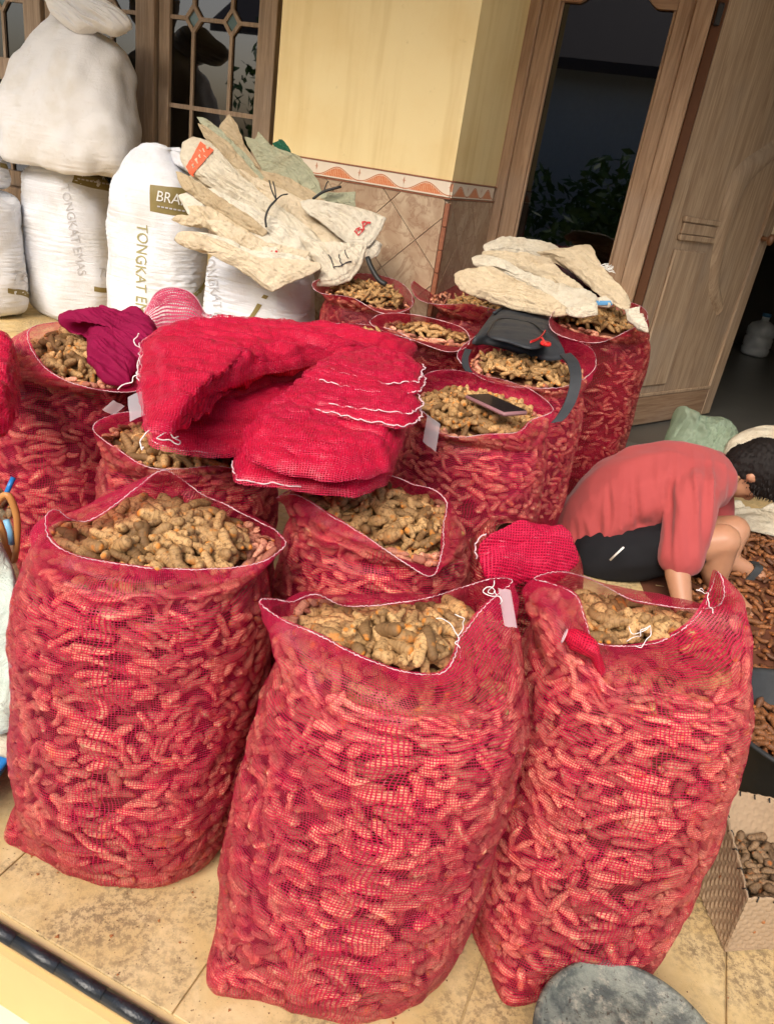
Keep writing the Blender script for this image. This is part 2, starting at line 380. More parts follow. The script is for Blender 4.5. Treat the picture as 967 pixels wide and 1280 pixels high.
def m_sack(name, c, rib=True, dirt=0.15, bandsc=38.0):
    """woven plastic sack"""
    m, nt, ns, lk, P = mat(name); uv = N(nt, 'ShaderNodeUVMap').outputs[0]; p = pos(nt)
    s = N(nt, 'ShaderNodeSeparateXYZ', {0: uv})
    col = mixc(nt, smooth(nt, noise(nt, p, 5, 5), 0.4, 0.75), c, tuple(x * (1 - dirt) * k for x, k in zip(c, (1, 0.97, 0.90))))
    col = mixc(nt, math_(nt, 'MULTIPLY', smooth(nt, noise(nt, p, 26, 5, 0.7), 0.58, 0.75), dirt * 2), col, (0.45, 0.36, 0.25))
    lk.new(col, P.inputs['Base Color']); P.inputs['Roughness'].default_value = 0.5; P.inputs['Specular IOR Level'].default_value = 0.3
    k = 2 * math.pi / 0.003
    w = math_(nt, 'ADD', math_(nt, 'SINE', math_(nt, 'MULTIPLY', s.outputs[0], k)), math_(nt, 'SINE', math_(nt, 'MULTIPLY', s.outputs[1], k)))
    mp = N(nt, 'ShaderNodeMapping', {'Vector': uv, 'Scale': (3.0, bandsc, 1)}).outputs[0]
    cr = noise(nt, mp, 1.0, 4, 0.6, 0.6)
    b1 = bump(nt, w, 0.12, 0.0006)
    b2 = N(nt, 'ShaderNodeBump', {'Height': cr, 'Strength': 0.55 if rib else 0.2, 'Distance': 0.014, 'Normal': b1}).outputs[0]
    b3 = N(nt, 'ShaderNodeBump', {'Height': noise(nt, p, 30, 4, 0.6, 1.5), 'Strength': 0.3, 'Distance': 0.01, 'Normal': b2}).outputs[0]
    lk.new(b3, P.inputs['Normal'])
    return m
SACK = m_sack('white_woven_plastic', (0.76, 0.78, 0.83))
SACK_BLANK = m_sack('plain_woven_plastic', (0.74, 0.72, 0.70), rib=False, dirt=0.12)
OLIVE = m_plain('olive_gold_print', (0.24, 0.185, 0.065), 0.5, 0.3, 0.15, 60)
PRINT_GREY = m_plain('faded_grey_print', (0.52, 0.51, 0.52), 0.6, 0.2)
PRINT_OLIVE = m_plain('faded_olive_print', (0.36, 0.33, 0.15), 0.6, 0.2)
PRINT_WHITE = m_plain('white_print', (0.80, 0.79, 0.74), 0.6, 0.2)
PRINT_RED = m_plain('red_print', (0.52, 0.05, 0.05), 0.6, 0.2)
PRINT_ORANGE = m_plain('orange_red_print', (0.72, 0.13, 0.06), 0.6, 0.2)
PRINT_BLACK = m_plain('black_marker', (0.05, 0.045, 0.05), 0.6, 0.2)
PRINT_BLUE = m_plain('blue_print', (0.10, 0.28, 0.50), 0.6, 0.2)

def m_oldcloth(name, c, stain=(0.36, 0.25, 0.13), amt=0.5):
    m, nt, ns, lk, P = mat(name); p = pos(nt); uv = N(nt, 'ShaderNodeUVMap').outputs[0]; s = N(nt, 'ShaderNodeSeparateXYZ', {0: uv})
    oi = N(nt, 'ShaderNodeObjectInfo').outputs['Random']
    col = mixc(nt, math_(nt, 'MULTIPLY', oi, 0.45), c, tuple(x * k for x, k in zip(c, (0.88, 0.80, 0.66))))
    col = mixc(nt, math_(nt, 'MULTIPLY', smooth(nt, noise(nt, p, 9, 6, 0.7), 0.45, 0.75), amt), col, stain)
    col = mixc(nt, math_(nt, 'MULTIPLY', smooth(nt, noise(nt, p, 45, 5, 0.7), 0.58, 0.72), amt * 0.8), col, tuple(x * 0.6 for x in stain))
    lk.new(col, P.inputs['Base Color']); P.inputs['Roughness'].default_value = 0.65; P.inputs['Specular IOR Level'].default_value = 0.25
    k = 2 * math.pi / 0.0035
    w = math_(nt, 'ADD', math_(nt, 'SINE', math_(nt, 'MULTIPLY', s.outputs[0], k)), math_(nt, 'SINE', math_(nt, 'MULTIPLY', s.outputs[1], k)))
    b1 = bump(nt, w, 0.2, 0.0006)
    b2 = N(nt, 'ShaderNodeBump', {'Height': noise(nt, p, 22, 5, 0.6, 2.5), 'Strength': 0.6, 'Distance': 0.02, 'Normal': b1}).outputs[0]
    lk.new(b2, P.inputs['Normal'])
    return m
OLD = m_oldcloth('old_cream_sacking', (0.62, 0.52, 0.37))
OLDW = m_oldcloth('old_white_sacking', (0.64, 0.59, 0.48), amt=0.4)
OLDG = m_oldcloth('old_green_sacking', (0.40, 0.41, 0.29), amt=0.35)
OLDT = m_oldcloth('old_tan_sacking', (0.50, 0.40, 0.26))
MAGENTA = m_plain('magenta_cloth', (0.22, 0.003, 0.042), 0.75, 0.15, 0.25, 14, 0.5, 500)

def m_shirt():
    m, nt, ns, lk, P = mat('salmon_tshirt'); p = pos(nt)
    c = mixc(nt, noise(nt, p, 8, 4), (0.34, 0.058, 0.058), (0.42, 0.08, 0.078))
    lk.new(c, P.inputs['Base Color']); P.inputs['Roughness'].default_value = 0.85; P.inputs['Specular IOR Level'].default_value = 0.1
    P.inputs['Sheen Weight'].default_value = 0.15
    lk.new(bump(nt, noise(nt, p, 700, 2), 0.25, 0.0006), P.inputs['Normal']); return m
SHIRT = m_shirt()
def m_skin():
    m, nt, ns, lk, P = mat('brown_skin'); p = pos(nt)
    c = mixc(nt, noise(nt, p, 25, 4), (0.40, 0.19, 0.105), (0.47, 0.24, 0.14))
    lk.new(c, P.inputs['Base Color']); P.inputs['Roughness'].default_value = 0.5
    P.inputs['Subsurface Weight'].default_value = 0.12; P.inputs['Subsurface Radius'].default_value = (0.02, 0.008, 0.004)
    lk.new(bump(nt, noise(nt, p, 300, 4), 0.15, 0.001), P.inputs['Normal']); return m
SKIN = m_skin()
HAIR = m_plain('black_hair', (0.011, 0.008, 0.007), 0.7, 0.2)
PANTS = m_plain('black_shorts', (0.012, 0.012, 0.014), 0.85, 0.15)
RUBBER = m_plain('worn_black_rubber', (0.03, 0.032, 0.033), 0.6, 0.35, 0.4, 30)
# ------------------------------------------------------------------ the porch and the house front
WA = R(-19.5); WE = np.array([math.cos(WA), math.sin(WA), 0]); WN = np.array([-math.sin(WA), math.cos(WA), 0])
K = 0.95; WO = np.array([1.29 * K, 4.07 * K, 0.0])
def wz(z): return 1.2 + K * (z - 1.2)
def W(s, d, z): return WO + WE * s * K + WN * d * K + np.array([0, 0, z])
def lbuild(name, V, F, m, parent=None, loc=None, rotz=None, smooth_=False, **kw):
    """V in the wall's own axes (x along the wall, y into the house), metres"""
    V = np.asarray(V, float); o = build(name, V, F, m, None, smooth_, base=(0, 0, 0), **kw)
    if parent is not None: o.parent = parent; o.location = loc if loc is not None else (0, 0, 0)
    else: o.location = loc if loc is not None else WO; 
    if rotz is not None: o.rotation_euler = (0, 0, rotz)
    return o
def wthing(name, loc, label, cat, group=None, rot=WA):
    o = thing(name, loc, label, cat, group); o.rotation_euler = (0, 0, rot); return o
def wbox(name, x0, x1, y0, y1, z0, z1, m, parent, ch=0.0):
    c = np.array([(x0 + x1) / 2, (y0 + y1) / 2, (z0 + z1) / 2]); b = MB().box((0, 0, 0), (abs(x1 - x0), abs(y1 - y0), abs(z1 - z0)), ch=ch)
    return lbuild(name, np.concatenate(b.V), b.F, m, parent, c)
def prism_xz(poly, y0, y1):
    """polygon in x,z extruded along y"""
    n = len(poly); V = [(x, y0, z) for x, z in poly] + [(x, y1, z) for x, z in poly]
    F = [tuple(range(n)), tuple(range(2 * n - 1, n - 1, -1))] + [(i, i + n, (i + 1) % n + n, (i + 1) % n) for i in range(n)]
    return np.array(V), F

# ground, yard, porch floor
def slab(name, x0, x1, y0, y1, z0, z1, m, kind='structure'):
    b = MB().box(((x0 + x1) / 2, (y0 + y1) / 2, (z0 + z1) / 2), (x1 - x0, y1 - y0, z1 - z0))
    o = lbuild(name, np.concatenate(b.V), b.F, m, None, WO.copy(), WA); o['kind'] = kind; return o
yard = build('ground', [(-60, -60, -0.17), (60, -60, -0.17), (60, 60, -0.17), (-60, 60, -0.17)], [(0, 1, 2, 3)], YARD, None, False, base=(0, 0, -0.17)); yard['kind'] = 'structure'
EDGE = -3.512
porch = slab('porch_floor', -6.5, 2.6, EDGE, 0.0, -0.2, -0.006, FLOOR_GAP)
TS = 0.40
tb = MB().box((0, 0, 0), (TS - 0.003, TS - 0.003, 0.012), ch=0.0012)
tile0 = lbuild('floor_tile', np.concatenate(tb.V), tb.F, FLOOR, porch, (0, 0, -0.006))
first = True
ix = 0
for i in range(-13, 6):
    for j in range(0, 9):
        x0 = i * TS + 0.12; y0 = EDGE + 0.028 + j * TS
        if y0 + TS > 0.02: 
            continue
        if x0 > 2.2: continue
        if first: o = tile0; first = False
        else: o = tile0.copy(); COL.objects.link(o); o.parent = porch
        o.location = (x0 + TS / 2, y0 + TS / 2, -0.006 + random.uniform(-0.0005, 0.0005))
# black rounded nosing, piece by piece, and the yellow riser below
nv, nf = tube([(-0.044, 0, 0), (0.0, 0, 0), (0.044, 0, 0)], 0.0115, 14)
nose = lbuild('nosing_tile', nv, nf, BLACKTILE, porch, (0, 0, 0), smooth_=True)
for k in range(-60, 25):
    o = nose if k == -60 else nose.copy()
    if k != -60: COL.objects.link(o); o.parent = porch
    o.location = (k * 0.0905 + 0.02, EDGE + 0.006, -0.006)
tiles = MB().box((-1.95, EDGE - 0.006, -0.098), (9.0, 0.012, 0.144))
o = lbuild('step_riser', np.concatenate(tiles.V), tiles.F, RISER, porch)
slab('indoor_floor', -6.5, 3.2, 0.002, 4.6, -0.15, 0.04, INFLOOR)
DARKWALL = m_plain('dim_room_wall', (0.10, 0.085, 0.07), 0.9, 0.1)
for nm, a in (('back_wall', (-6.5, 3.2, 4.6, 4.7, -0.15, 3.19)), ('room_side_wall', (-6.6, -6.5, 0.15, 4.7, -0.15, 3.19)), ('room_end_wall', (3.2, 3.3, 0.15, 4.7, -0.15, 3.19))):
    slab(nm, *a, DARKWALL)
slab('porch_ceiling', -6.6, 3.3, -3.2, 4.7, 3.2, 3.3, m_plain('ceiling_board', (0.45, 0.42, 0.36), 0.9, 0.1))

# house wall around the window and the doors
hw = wthing('house_wall', WO.copy(), 'yellow plastered house wall around the wooden window and door', 'wall')
k = K
wbox('wall_panel', -6.5, -5.2 * k, 0.0, 0.14, 0, 3.19, WALL, hw)
wbox('wall_panel', -5.2 * k, -1.9 * k, 0.0, 0.14, 0, 0.70, WALL, hw)
wbox('wall_panel', -5.2 * k, -1.9 * k, 0.0, 0.14, 2.3, 3.19, WALL, hw)
wbox('wall_panel', -1.067 * k, 1.8, 0.0, 0.14, 2.35, 3.19, WALL, hw)
wbox('wall_panel', 1.8, 3.2, 0.0, 0.14, 0, 3.19, WALL, hw)

# pillar with tiled dado
px0, px1, pd0 = -1.985 * k, -1.038 * k, -0.77 * k
pil = wthing('wall_pillar', W(-1.5, -0.4, 0), 'yellow painted wall pillar with patterned tile border and marbled tile dado', 'pillar')
pc = np.array([-1.5 * k, -0.4 * k, 0])
def pbox(name, x0, x1, y0, y1, z0, z1, m, ch=0.0):
    return wbox(name, x0 - pc[0], x1 - pc[0], y0 - pc[1], y1 - pc[1], z0, z1, m, pil, ch)
pbox('painted_wall', px0, px1, pd0, -0.001, wz(1.166), 3.19, WALL)
pbox('tile_backing', px0 + 0.004, px1 - 0.004, pd0 + 0.004, -0.001, 0.0, wz(1.166) - 0.001, GROUT)
zb0, zb1 = wz(1.100), wz(1.166)
bt = prism_xz([(-0.109, 0.0015), (0.109, 0.0015), (0.109, zb1 - zb0 - 0.0015), (-0.109, zb1 - zb0 - 0.0015)], -0.006, 0.004)
b0 = None; xs = px1 - 0.0
def border(o0, loc, rot):
    global b0
    o = lbuild('border_tile', bt[0], bt[1], BORDER, pil) if b0 is None else b0.copy()
    if b0 is not None: COL.objects.link(o); o.parent = pil
    b0 = b0 or o
    o.location = loc; o.rotation_euler = (0, 0, rot); return o
for i in range(4):
    border(None, (px1 - 0.030 - 0.1093 - i * 0.2187 - pc[0] + 0.03, pd0 - pc[1] - 0.002, zb0), 0)
for i in range(3):
    border(None, (px1 - pc[0] + 0.002, pd0 + 0.112 + i * 0.2187 - pc[1], zb0), R(90))
pbox('edge_bead', px0, px1 + 0.007, pd0 - 0.010, pd0 + 0.002, wz(1.166), wz(1.166) + 0.006, TRIMTILE)
pbox('edge_bead', px0, px1 + 0.007, pd0 - 0.010, pd0 + 0.002, zb0 - 0.007, zb0 - 0.001, TRIMTILE)
pbox('edge_bead', px1 - 0.001, px1 + 0.010, pd0 + 0.003, -0.03, wz(1.166), wz(1.166) + 0.006, TRIMTILE)
pbox('edge_bead', px1 - 0.001, px1 + 0.010, pd0 + 0.003, -0.03, zb0 - 0.007, zb0 - 0.001, TRIMTILE)
for i in range(11):        # brown corner beading in short pieces
    pbox('corner_tile', px1 - 0.012, px1 + 0.009, pd0 - 0.009, pd0 + 0.012, 0.0 + i * 0.0985, 0.0 + i * 0.0985 + 0.0965, TRIMTILE, 0.003)
def clip(poly, x0, x1, z0, z1):
    for ax, v, sg in ((0, x0, 1), (0, x1, -1), (1, z0, 1), (1, z1, -1)):
        out = []
        for i in range(len(poly)):
            a, b = poly[i], poly[(i + 1) % len(poly)]; fa, fb = sg * (a[ax] - v), sg * (b[ax] - v)
            if fa >= 0: out.append(a)
            if (fa >= 0) != (fb >= 0):
                t = fa / (fa - fb); out.append((a[0] + t * (b[0] - a[0]), a[1] + t * (b[1] - a[1])))
        poly = out
        if len(poly) < 3: return []
    return poly
def diag_tiles(width, height, loc, rot, L=0.205, ox=0.05, oz=0.04):
    h = L / math.sqrt(2)
    for i in range(-3, int(width / h) + 3):
        for j in range(-3, int(height / h) + 3):
            if (i + j) % 2: continue
            cx, cz = i * h + ox, j * h + oz; q = h - 0.0022
            pl = clip([(cx - q, cz), (cx, cz - q), (cx + q, cz), (cx, cz + q)], 0.001, width - 0.001, 0.001, height - 0.001)
            if len(pl) < 3 : continue
            ar = 0.5 * abs(sum(pl[a][0] * pl[(a + 1) % len(pl)][1] - pl[(a + 1) % len(pl)][0] * pl[a][1] for a in range(len(pl))))
            if ar < 2e-4: continue
            V, F = prism_xz([(a, b) for a, b in pl], -0.006 - random.uniform(0, 0.0012), 0.004)
            o = lbuild('dado_tile', V, F, MARBLE, pil, loc); o.rotation_euler = (0, 0, rot)
diag_tiles(px1 - px0 - 0.014, zb0 - 0.008, (px0 - pc[0], pd0 - pc[1], 0), 0)
diag_tiles(-pd0 - 0.05, zb0 - 0.008, (px1 - pc[0], pd0 + 0.014 - pc[1], 0), R(90))

# fixed glass door beside the pillar
gd = wthing('glass_door', W(-0.62, 0, 0), 'wooden framed door panel with a tall dark glass beside the pillar', 'door')
g0 = -0.62 * k
def gbox(name, s0, s1, y0, y1, z0, z1, m=WOOD, ch=0.004): return wbox(name, s0 * k - g0, s1 * k - g0, y0, y1, z0, z1, m, gd, ch)
gbox('door_jamb', -1.064, -0.985, -0.035, 0.12, 0, 2.349)
gbox('stile', -0.984, -0.896, -0.012, 0.05, 0.12, 2.345)
gbox('stile', -0.345, -0.268, -0.012, 0.05, 0.12, 2.345)
gbox('door_jamb', -0.267, -0.185, -0.035, 0.12, 0, 2.349)
gbox('bead', -0.895, -0.882, -0.003, 0.03, 0.42, 2.1, WOOD, 0.003)
gbox('bead', -0.359, -0.346, -0.003, 0.03, 0.42, 2.1, WOOD, 0.003)
gbox('bottom_rail', -0.895, -0.346, -0.012, 0.05, 0.12, 0.42, WOOD_H)
zt = wz(2.03); xs_ = np.linspace(-0.896 * k - g0 + 0.001, -0.345 * k - g0 - 0.001, 41); wdt = xs_[-1] - xs_[0]
low = []
for x in xs_:
    t = min(x - xs_[0], xs_[-1] - x); f = np.clip((t - 0.075) / 0.12, 0, 1); low.append((x, zt + 0.075 * f * f * (3 - 2 * f)))
V, F = prism_xz(low + [(xs_[-1], 2.345), (xs_[0], 2.345)], -0.012, 0.05)
lbuild('top_rail', V, F, WOOD_H, gd)
gb = prism_xz([(-0.27, 0.42), (0.27, 0.42), (0.27, 2.2), (-0.27, 2.2)], 0.018, 0.024)
lbuild('glass_pane', gb[0], gb[1], GLASS, gd)
gbox('threshold', -1.064, -0.185, -0.04, 0.12, 0.0, 0.118, WOOD_H)
# frame on the hinge side of the open door
gbox('door_reveal', -0.184, -0.135, 0.01, 0.13, 0.0, 2.349, m_plain('dark_brown_reveal', (0.12, 0.05, 0.022), 0.6, 0.2))
gbox('hinge', -0.172, -0.146, -0.004, 0.012, wz(1.985), wz(2.075), m_plain('black_hinge', (0.02, 0.018, 0.015), 0.5))
gbox('hinge', -0.172, -0.146, -0.004, 0.012, wz(0.45), wz(0.54), m_plain('black_hinge_low', (0.02, 0.018, 0.015), 0.5))

# open door leaf
HG = W(-0.155, 0.05, 0)[:2]; FR = atz(884, 518, 0.045)[:2]; lw = np.linalg.norm(FR - HG); LD = (FR - HG) / lw
LA = math.atan2(LD[1], LD[0])
dl = wthing('open_door', (HG[0], HG[1], 0.045), 'carved wooden door leaf with oval moulding standing open into the dark room', 'door', rot=LA)
LNn = np.array([-LD[1], LD[0], 0])
def onleaf(x, y, off=0.0):
    r = ray(x, y); c = np.array([0, 0, CAM_H]); P0 = np.array([HG[0], HG[1], 0]) + LNn * off
    t = ((P0 - c) @ LNn) / (r @ LNn); P = c + r * t; return (P[:2] - HG) @ LD, P[2] - 0.045
def dbox(name, x0, x1, y0, y1, z0, z1, m=WOOD_DOOR, ch=0.004, par=None): return wbox(name, x0, x1, y0, y1, z0, z1, m, par or dl, ch)
dbox('door_panel', 0.0, lw, 0.008, 0.030, 0.0, 2.2)
uL = onleaf(842, 420)[0]; uM = onleaf(868, 420)[0]
dbox('stile', 0.0, 0.14, -0.006, 0.040, 0.01, 2.2)
dbox('stile', lw - 0.105, lw, -0.006, 0.040, 0.01, 2.2)
zr = onleaf(850, 490)[1]
dbox('bottom_rail', 0.141, lw - 0.106, -0.006, 0.040, 0.01, zr, m_wood('dusty_door_rail', (0.24, 0.135, 0.075), (0.40, 0.26, 0.155), 0, 0.8))
dbox('rail_moulding', 0.141, lw - 0.106, -0.012, 0.0, zr + 0.001, zr + 0.022)
a0 = onleaf(850, 300); a1 = onleaf(893, 298)
dbox('carved_block', a0[0] - 0.03, a1[0] - 0.02, -0.016, 0.008, a0[1], a0[1] + 0.028)
dbox('carved_block', a0[0] - 0.02, a1[0] - 0.03, -0.008, 0.008, a0[1] + 0.030, a0[1] + 0.085)
dbox('carved_block', a0[0] - 0.03, a1[0] - 0.02, -0.016, 0.008, a0[1] + 0.087, a0[1] + 0.115)
dbox('raised_panel', a0[0] - 0.03, a1[0] - 0.05, -0.008, 0.009, zr + 0.06, a0[1] - 0.045, ch=0.008)
out_ = spline([onleaf(*p) for p in ((985, 150), (967, 175), (920, 211), (902, 265), (890, 323), (887, 366), (896, 395))], 40)
in_ = spline([onleaf(*p) for p in ((985, 178), (967, 200), (935, 232), (918, 275), (904, 323), (900, 350), (903, 378))], 40)
keep = [i for i in range(40) if out_[i][0] < lw - 0.11 and in_[i][0] < lw - 0.10]
i0, i1 = keep[0], keep[-1] + 1
V = []; F = []
for i in range(i0, i1):
    a, b = out_[i], in_[i]; m_ = (a + b) / 2
    V += [(a[0], 0.008, a[1]), (a[0] * 0.8 + b[0] * 0.2, -0.010, a[1] * 0.8 + b[1] * 0.2), (m_[0], -0.016, m_[1]), (a[0] * 0.2 + b[0] * 0.8, -0.010, a[1] * 0.2 + b[1] * 0.8), (b[0], 0.008, b[1])]
for i in range(i1 - i0 - 1):
    for j in range(4): F.append((i * 5 + j, i * 5 + j + 1, (i + 1) * 5 + j + 1, (i + 1) * 5 + j))
n5 = (i1 - i0 - 1) * 5; F += [(0, 1, 2, 3, 4), (n5 + 4, n5 + 3, n5 + 2, n5 + 1, n5)]
lbuild('oval_moulding', V, F, WOOD_DOOR, dl, smooth_=True)
h0 = onleaf(962, 240); h1 = onleaf(951, 298)
hx = lw - 0.085
BRASS = m_plain('brown_brass', (0.22, 0.10, 0.045), 0.35, 0.6, 0.2, 40, 0.1)
hb = MB()
for zz in (h0[1], h1[1]):
    hb.tube([(hx, -0.006, zz), (hx, -0.03, zz), (hx, -0.058, zz)], [0.018, 0.012, 0.016], 12)
    hb.tube([(hx, -0.055, zz - 0.03), (hx, -0.055, zz - 0.012), (hx, -0.055, zz + 0.012), (hx, -0.055, zz + 0.03)], [0.008, 0.019, 0.019, 0.009], 12)
hd = lbuild('door_handle', np.concatenate(hb.V), hb.F, BRASS, dl, smooth_=True)
v, f = tube([(hx, -0.055, h1[1] + 0.031), (hx, -0.055, (h0[1] + h1[1]) / 2), (hx, -0.055, h0[1] - 0.031)], 0.008, 12)
lbuild('handle_bar', v, f, m_plain('cream_bar', (0.75, 0.66, 0.5), 0.3, 0.5), hd, smooth_=True)

# window of four casements with a diamond pattern of bars
wi = wthing('casement_window', W(-3.35, 0, 0.7), 'brown wooden window with diamond patterned bars behind the white sacks', 'window')
w0 = -3.35 * k
def ibox(name, s0, s1, y0, y1, z0, z1, m=WOOD_WIN, ch=0.004, par=None): return wbox(name, s0 * k - w0, s1 * k - w0, y0, y1, z0 - 0.7, z1 - 0.7, m, par or wi, ch)
ibox('window_frame', -2.52, -2.465, -0.03, 0.12, 0.701, 2.299)
ibox('window_frame', -3.385, -3.310, -0.03, 0.12, 0.701, 2.299)
ibox('window_frame', -4.29, -4.20, -0.03, 0.12, 0.701, 2.299)
ibox('window_frame', -5.19, -5.10, -0.03, 0.12, 0.701, 2.299)
ibox('window_sill', -5.2, -2.463, -0.06, 0.12, 0.60, 0.70)
ibox('window_head', -5.19, -2.467, -0.032, 0.12, 2.301, 2.36)
def rot_bar(name, p, q, wdt_, par):
    """a flat bar between two points of the casement"""
    p = np.array(p, float); q = np.array(q, float); d = (q - p) / np.linalg.norm(q - p); n_ = np.array([-d[1], d[0]]) * wdt_ / 2
    y0 = random.uniform(-0.0015, 0.0015)
    V, F = prism_xz([tuple(p + n_), tuple(p - n_), tuple(q - n_), tuple(q + n_)], 0.002 + y0, 0.034 + y0); return lbuild(name, V, F, WOOD_WIN, par)
def casement(sl, sr, thick_rail):
    par = wthing_child = None
    L, Rr = sl * k - w0, sr * k - w0
    zt_, zb_ = 2.22 - 0.7, 0.80 - 0.7
    ibox('stile', sl - 0.078, sl, -0.008, 0.04, 0.702, 2.298); ibox('stile', sr, sr + 0.078, -0.008, 0.04, 0.702, 2.298)
    ibox('rail', sl + 0.001, sr - 0.001, -0.006, 0.04, 2.22, 2.297); ibox('rail', sl + 0.001, sr - 0.001, -0.006, 0.04, 0.703, 0.80)
    w_ = Rr - L; z13 = wz(1.335) - 0.7; zd = wz(1.802) - 0.7; bw = 0.020
    dx = (L + w_ * 0.265, L + w_ * 0.70) ; hw_, hh = 0.050, 0.062
    if thick_rail: ibox('rail', sl + 0.001, sr - 0.001, -0.006, 0.04, wz(1.34), wz(1.47))
    else: rot_bar('glazing_bar', (L, z13), (Rr, z13), 0.024, wi)
    for cx in dx:
        c = [(cx - hw_, zd), (cx, zd - hh), (cx + hw_, zd), (cx, zd + hh)]
        for a in range(4): rot_bar('glazing_bar', c[a], c[(a + 1) % 4], bw, wi)
        rot_bar('glazing_bar', (cx, zd - hh), (cx, zb_), bw, wi); rot_bar('glazing_bar', (cx, zd + hh), (cx, zt_), bw, wi)
        V, F = prism_xz([(cx - hw_ + .004, zd), (cx, zd - hh + .004), (cx + hw_ - .004, zd), (cx, zd + hh - .004)], 0.012, 0.016); lbuild('diamond_pane', V, F, TEAL, wi)
    rot_bar('glazing_bar', (L, zd), (dx[0] - hw_, zd), bw, wi); rot_bar('glazing_bar', (dx[0] + hw_, zd), (dx[1] - hw_, zd), bw, wi); rot_bar('glazing_bar', (dx[1] + hw_, zd), (Rr, zd), bw, wi)
    # the corners between uprights and diamonds are braced so the long panes end in a point
    for xa, xb in ((L, dx[0]), (dx[0], dx[1]), (dx[1], Rr)):
        pass
    cols = (L, dx[0], dx[1], Rr)
    for a in range(3):
        for zz0, zz1 in ((zb_, z13), (z13, zd), (zd, zt_)):
            V, F = prism_xz([(cols[a] + .001, zz0 + .001), (cols[a + 1] - .001, zz0 + .001), (cols[a + 1] - .001, zz1 - .001), (cols[a] + .001, zz1 - .001)], 0.017, 0.021)
            lbuild('glass_pane', V, F, GLASS, wi)
casement(-3.215, -2.60, False); casement(-4.11, -3.47, False); casement(-5.01, -4.37, True)

# ribbed water jug in the dark room
jc = aty(940, 447, 6.6); jz = 0.1
jp = atz(940, 444, 0.04)
jug = thing('water_jug', jp, 'pale ribbed plastic water jug standing on the floor of the dark room', 'jug')
prof = [(0.0, 0.10), (0.02, 0.125), (0.07, 0.13), (0.085, 0.12), (0.10, 0.13), (0.17, 0.13), (0.185, 0.12), (0.20, 0.13), (0.26, 0.13), (0.30, 0.11), (0.33, 0.05), (0.335, 0.035), (0.37, 0.035)]
V = []
for z, r in prof: V += [(r * math.cos(a), r * math.sin(a), z) for a in np.linspace(0, 2 * math.pi, 24, endpoint=False)]
F = [tuple(f) for f in gridF(24, len(prof), True)] + [tuple(range(24))[::-1], tuple(range((len(prof) - 1) * 24, len(prof) * 24))]
JUG = m_plain('pale_plastic', (0.75, 0.78, 0.78), 0.15, 0.6)
lbuild('jug_body', V, F, JUG, jug, smooth_=True)
v, f = tube([(0, 0, 0.371), (0, 0, 0.40)], 0.04, 16); lbuild('cap', v, f, PRINT_BLUE, jug, smooth_=True)

# across the yard, seen only in the dark glass: a low house and shrubs
oh = wthing('neighbour_house', W(-1, -9.5, -0.17), 'low white house with a dark tiled roof across the yard', 'house')
wbox('wall', -7, 7, -0.2, 0, 0, 3.4, m_plain('white_render', (0.7, 0.68, 0.66), 0.8), oh)
V, F = prism_xz([(-8, 2.8), (8, 2.8), (8, 3.0), (-8, 3.0)], 0, 1); 
rv = np.array([(-8, .5, 3.15), (8, .5, 3.15), (8, -4, 6.2), (-8, -4, 6.2), (-8, .5, 3.0), (8, .5, 3.0), (8, -4, 6.0), (-8, -4, 6.0)])
lbuild('roof', rv, [(0, 1, 2, 3), (7, 6, 5, 4), (0, 4, 5, 1), (1, 5, 6, 2), (2, 6, 7, 3), (3, 7, 4, 0)], m_plain('dark_roof_tile', (0.07, 0.05, 0.045), 0.7), oh)
LEAF = m_plain('green_leaf', (0.10, 0.18, 0.04), 0.5, 0.4, 0.5, 12, 0)
def shrub(loc, rad, hgt, n, lab):
    t = thing('shrub', loc, lab, 'shrub', 'shrubs across the yard')
    r_ = rng.normal(size=(n, 3)); r_ /= np.linalg.norm(r_, axis=1)[:, None]; r_ *= (rng.random((n, 1)) ** 0.4)
    cl = rng.normal(size=(14, 3)) * 0.45; r_ = r_ * 0.55 + cl[rng.integers(0, 14, n)]
    c = np.array(loc) + r_ * np.array([rad, rad, hgt / 2]) + np.array([0, 0, hgt * 0.62]); c[:, 2] = np.maximum(c[:, 2], 0)
    a = rng.normal(size=(n, 3)); a /= np.linalg.norm(a, axis=1)[:, None]; b = np.cross(a, rng.normal(size=(n, 3))); b /= np.linalg.norm(b, axis=1)[:, None]
    V = np.stack([c - a * 0.10, c + b * 0.04, c + a * 0.10, c - b * 0.04], 1).reshape(-1, 3); F = np.arange(4 * n).reshape(-1, 4)
    build('foliage', V, F, LEAF, t, False)
    v, f = tube([np.array(loc), np.array(loc) + [0.05, 0, hgt * 0.35], np.array(loc) + [0, 0.05, hgt * 0.7]], [0.05, 0.04, 0.02], 7); build('trunk', v, f, WOOD, t)
for i, (s, d, r_, h) in enumerate(((-3.6, -7.3, 1.3, 1.9), (-0.8, -7.0, 1.2, 1.7), (1.6, -7.6, 1.3, 2.0), (-6.6, -7.5, 1.4, 2.4), (4.2, -7.3, 1.2, 1.8))):
    shrub(W(s, d, -0.17), r_, h, 2600, 'leafy green shrub in front of the low white house across the yard')
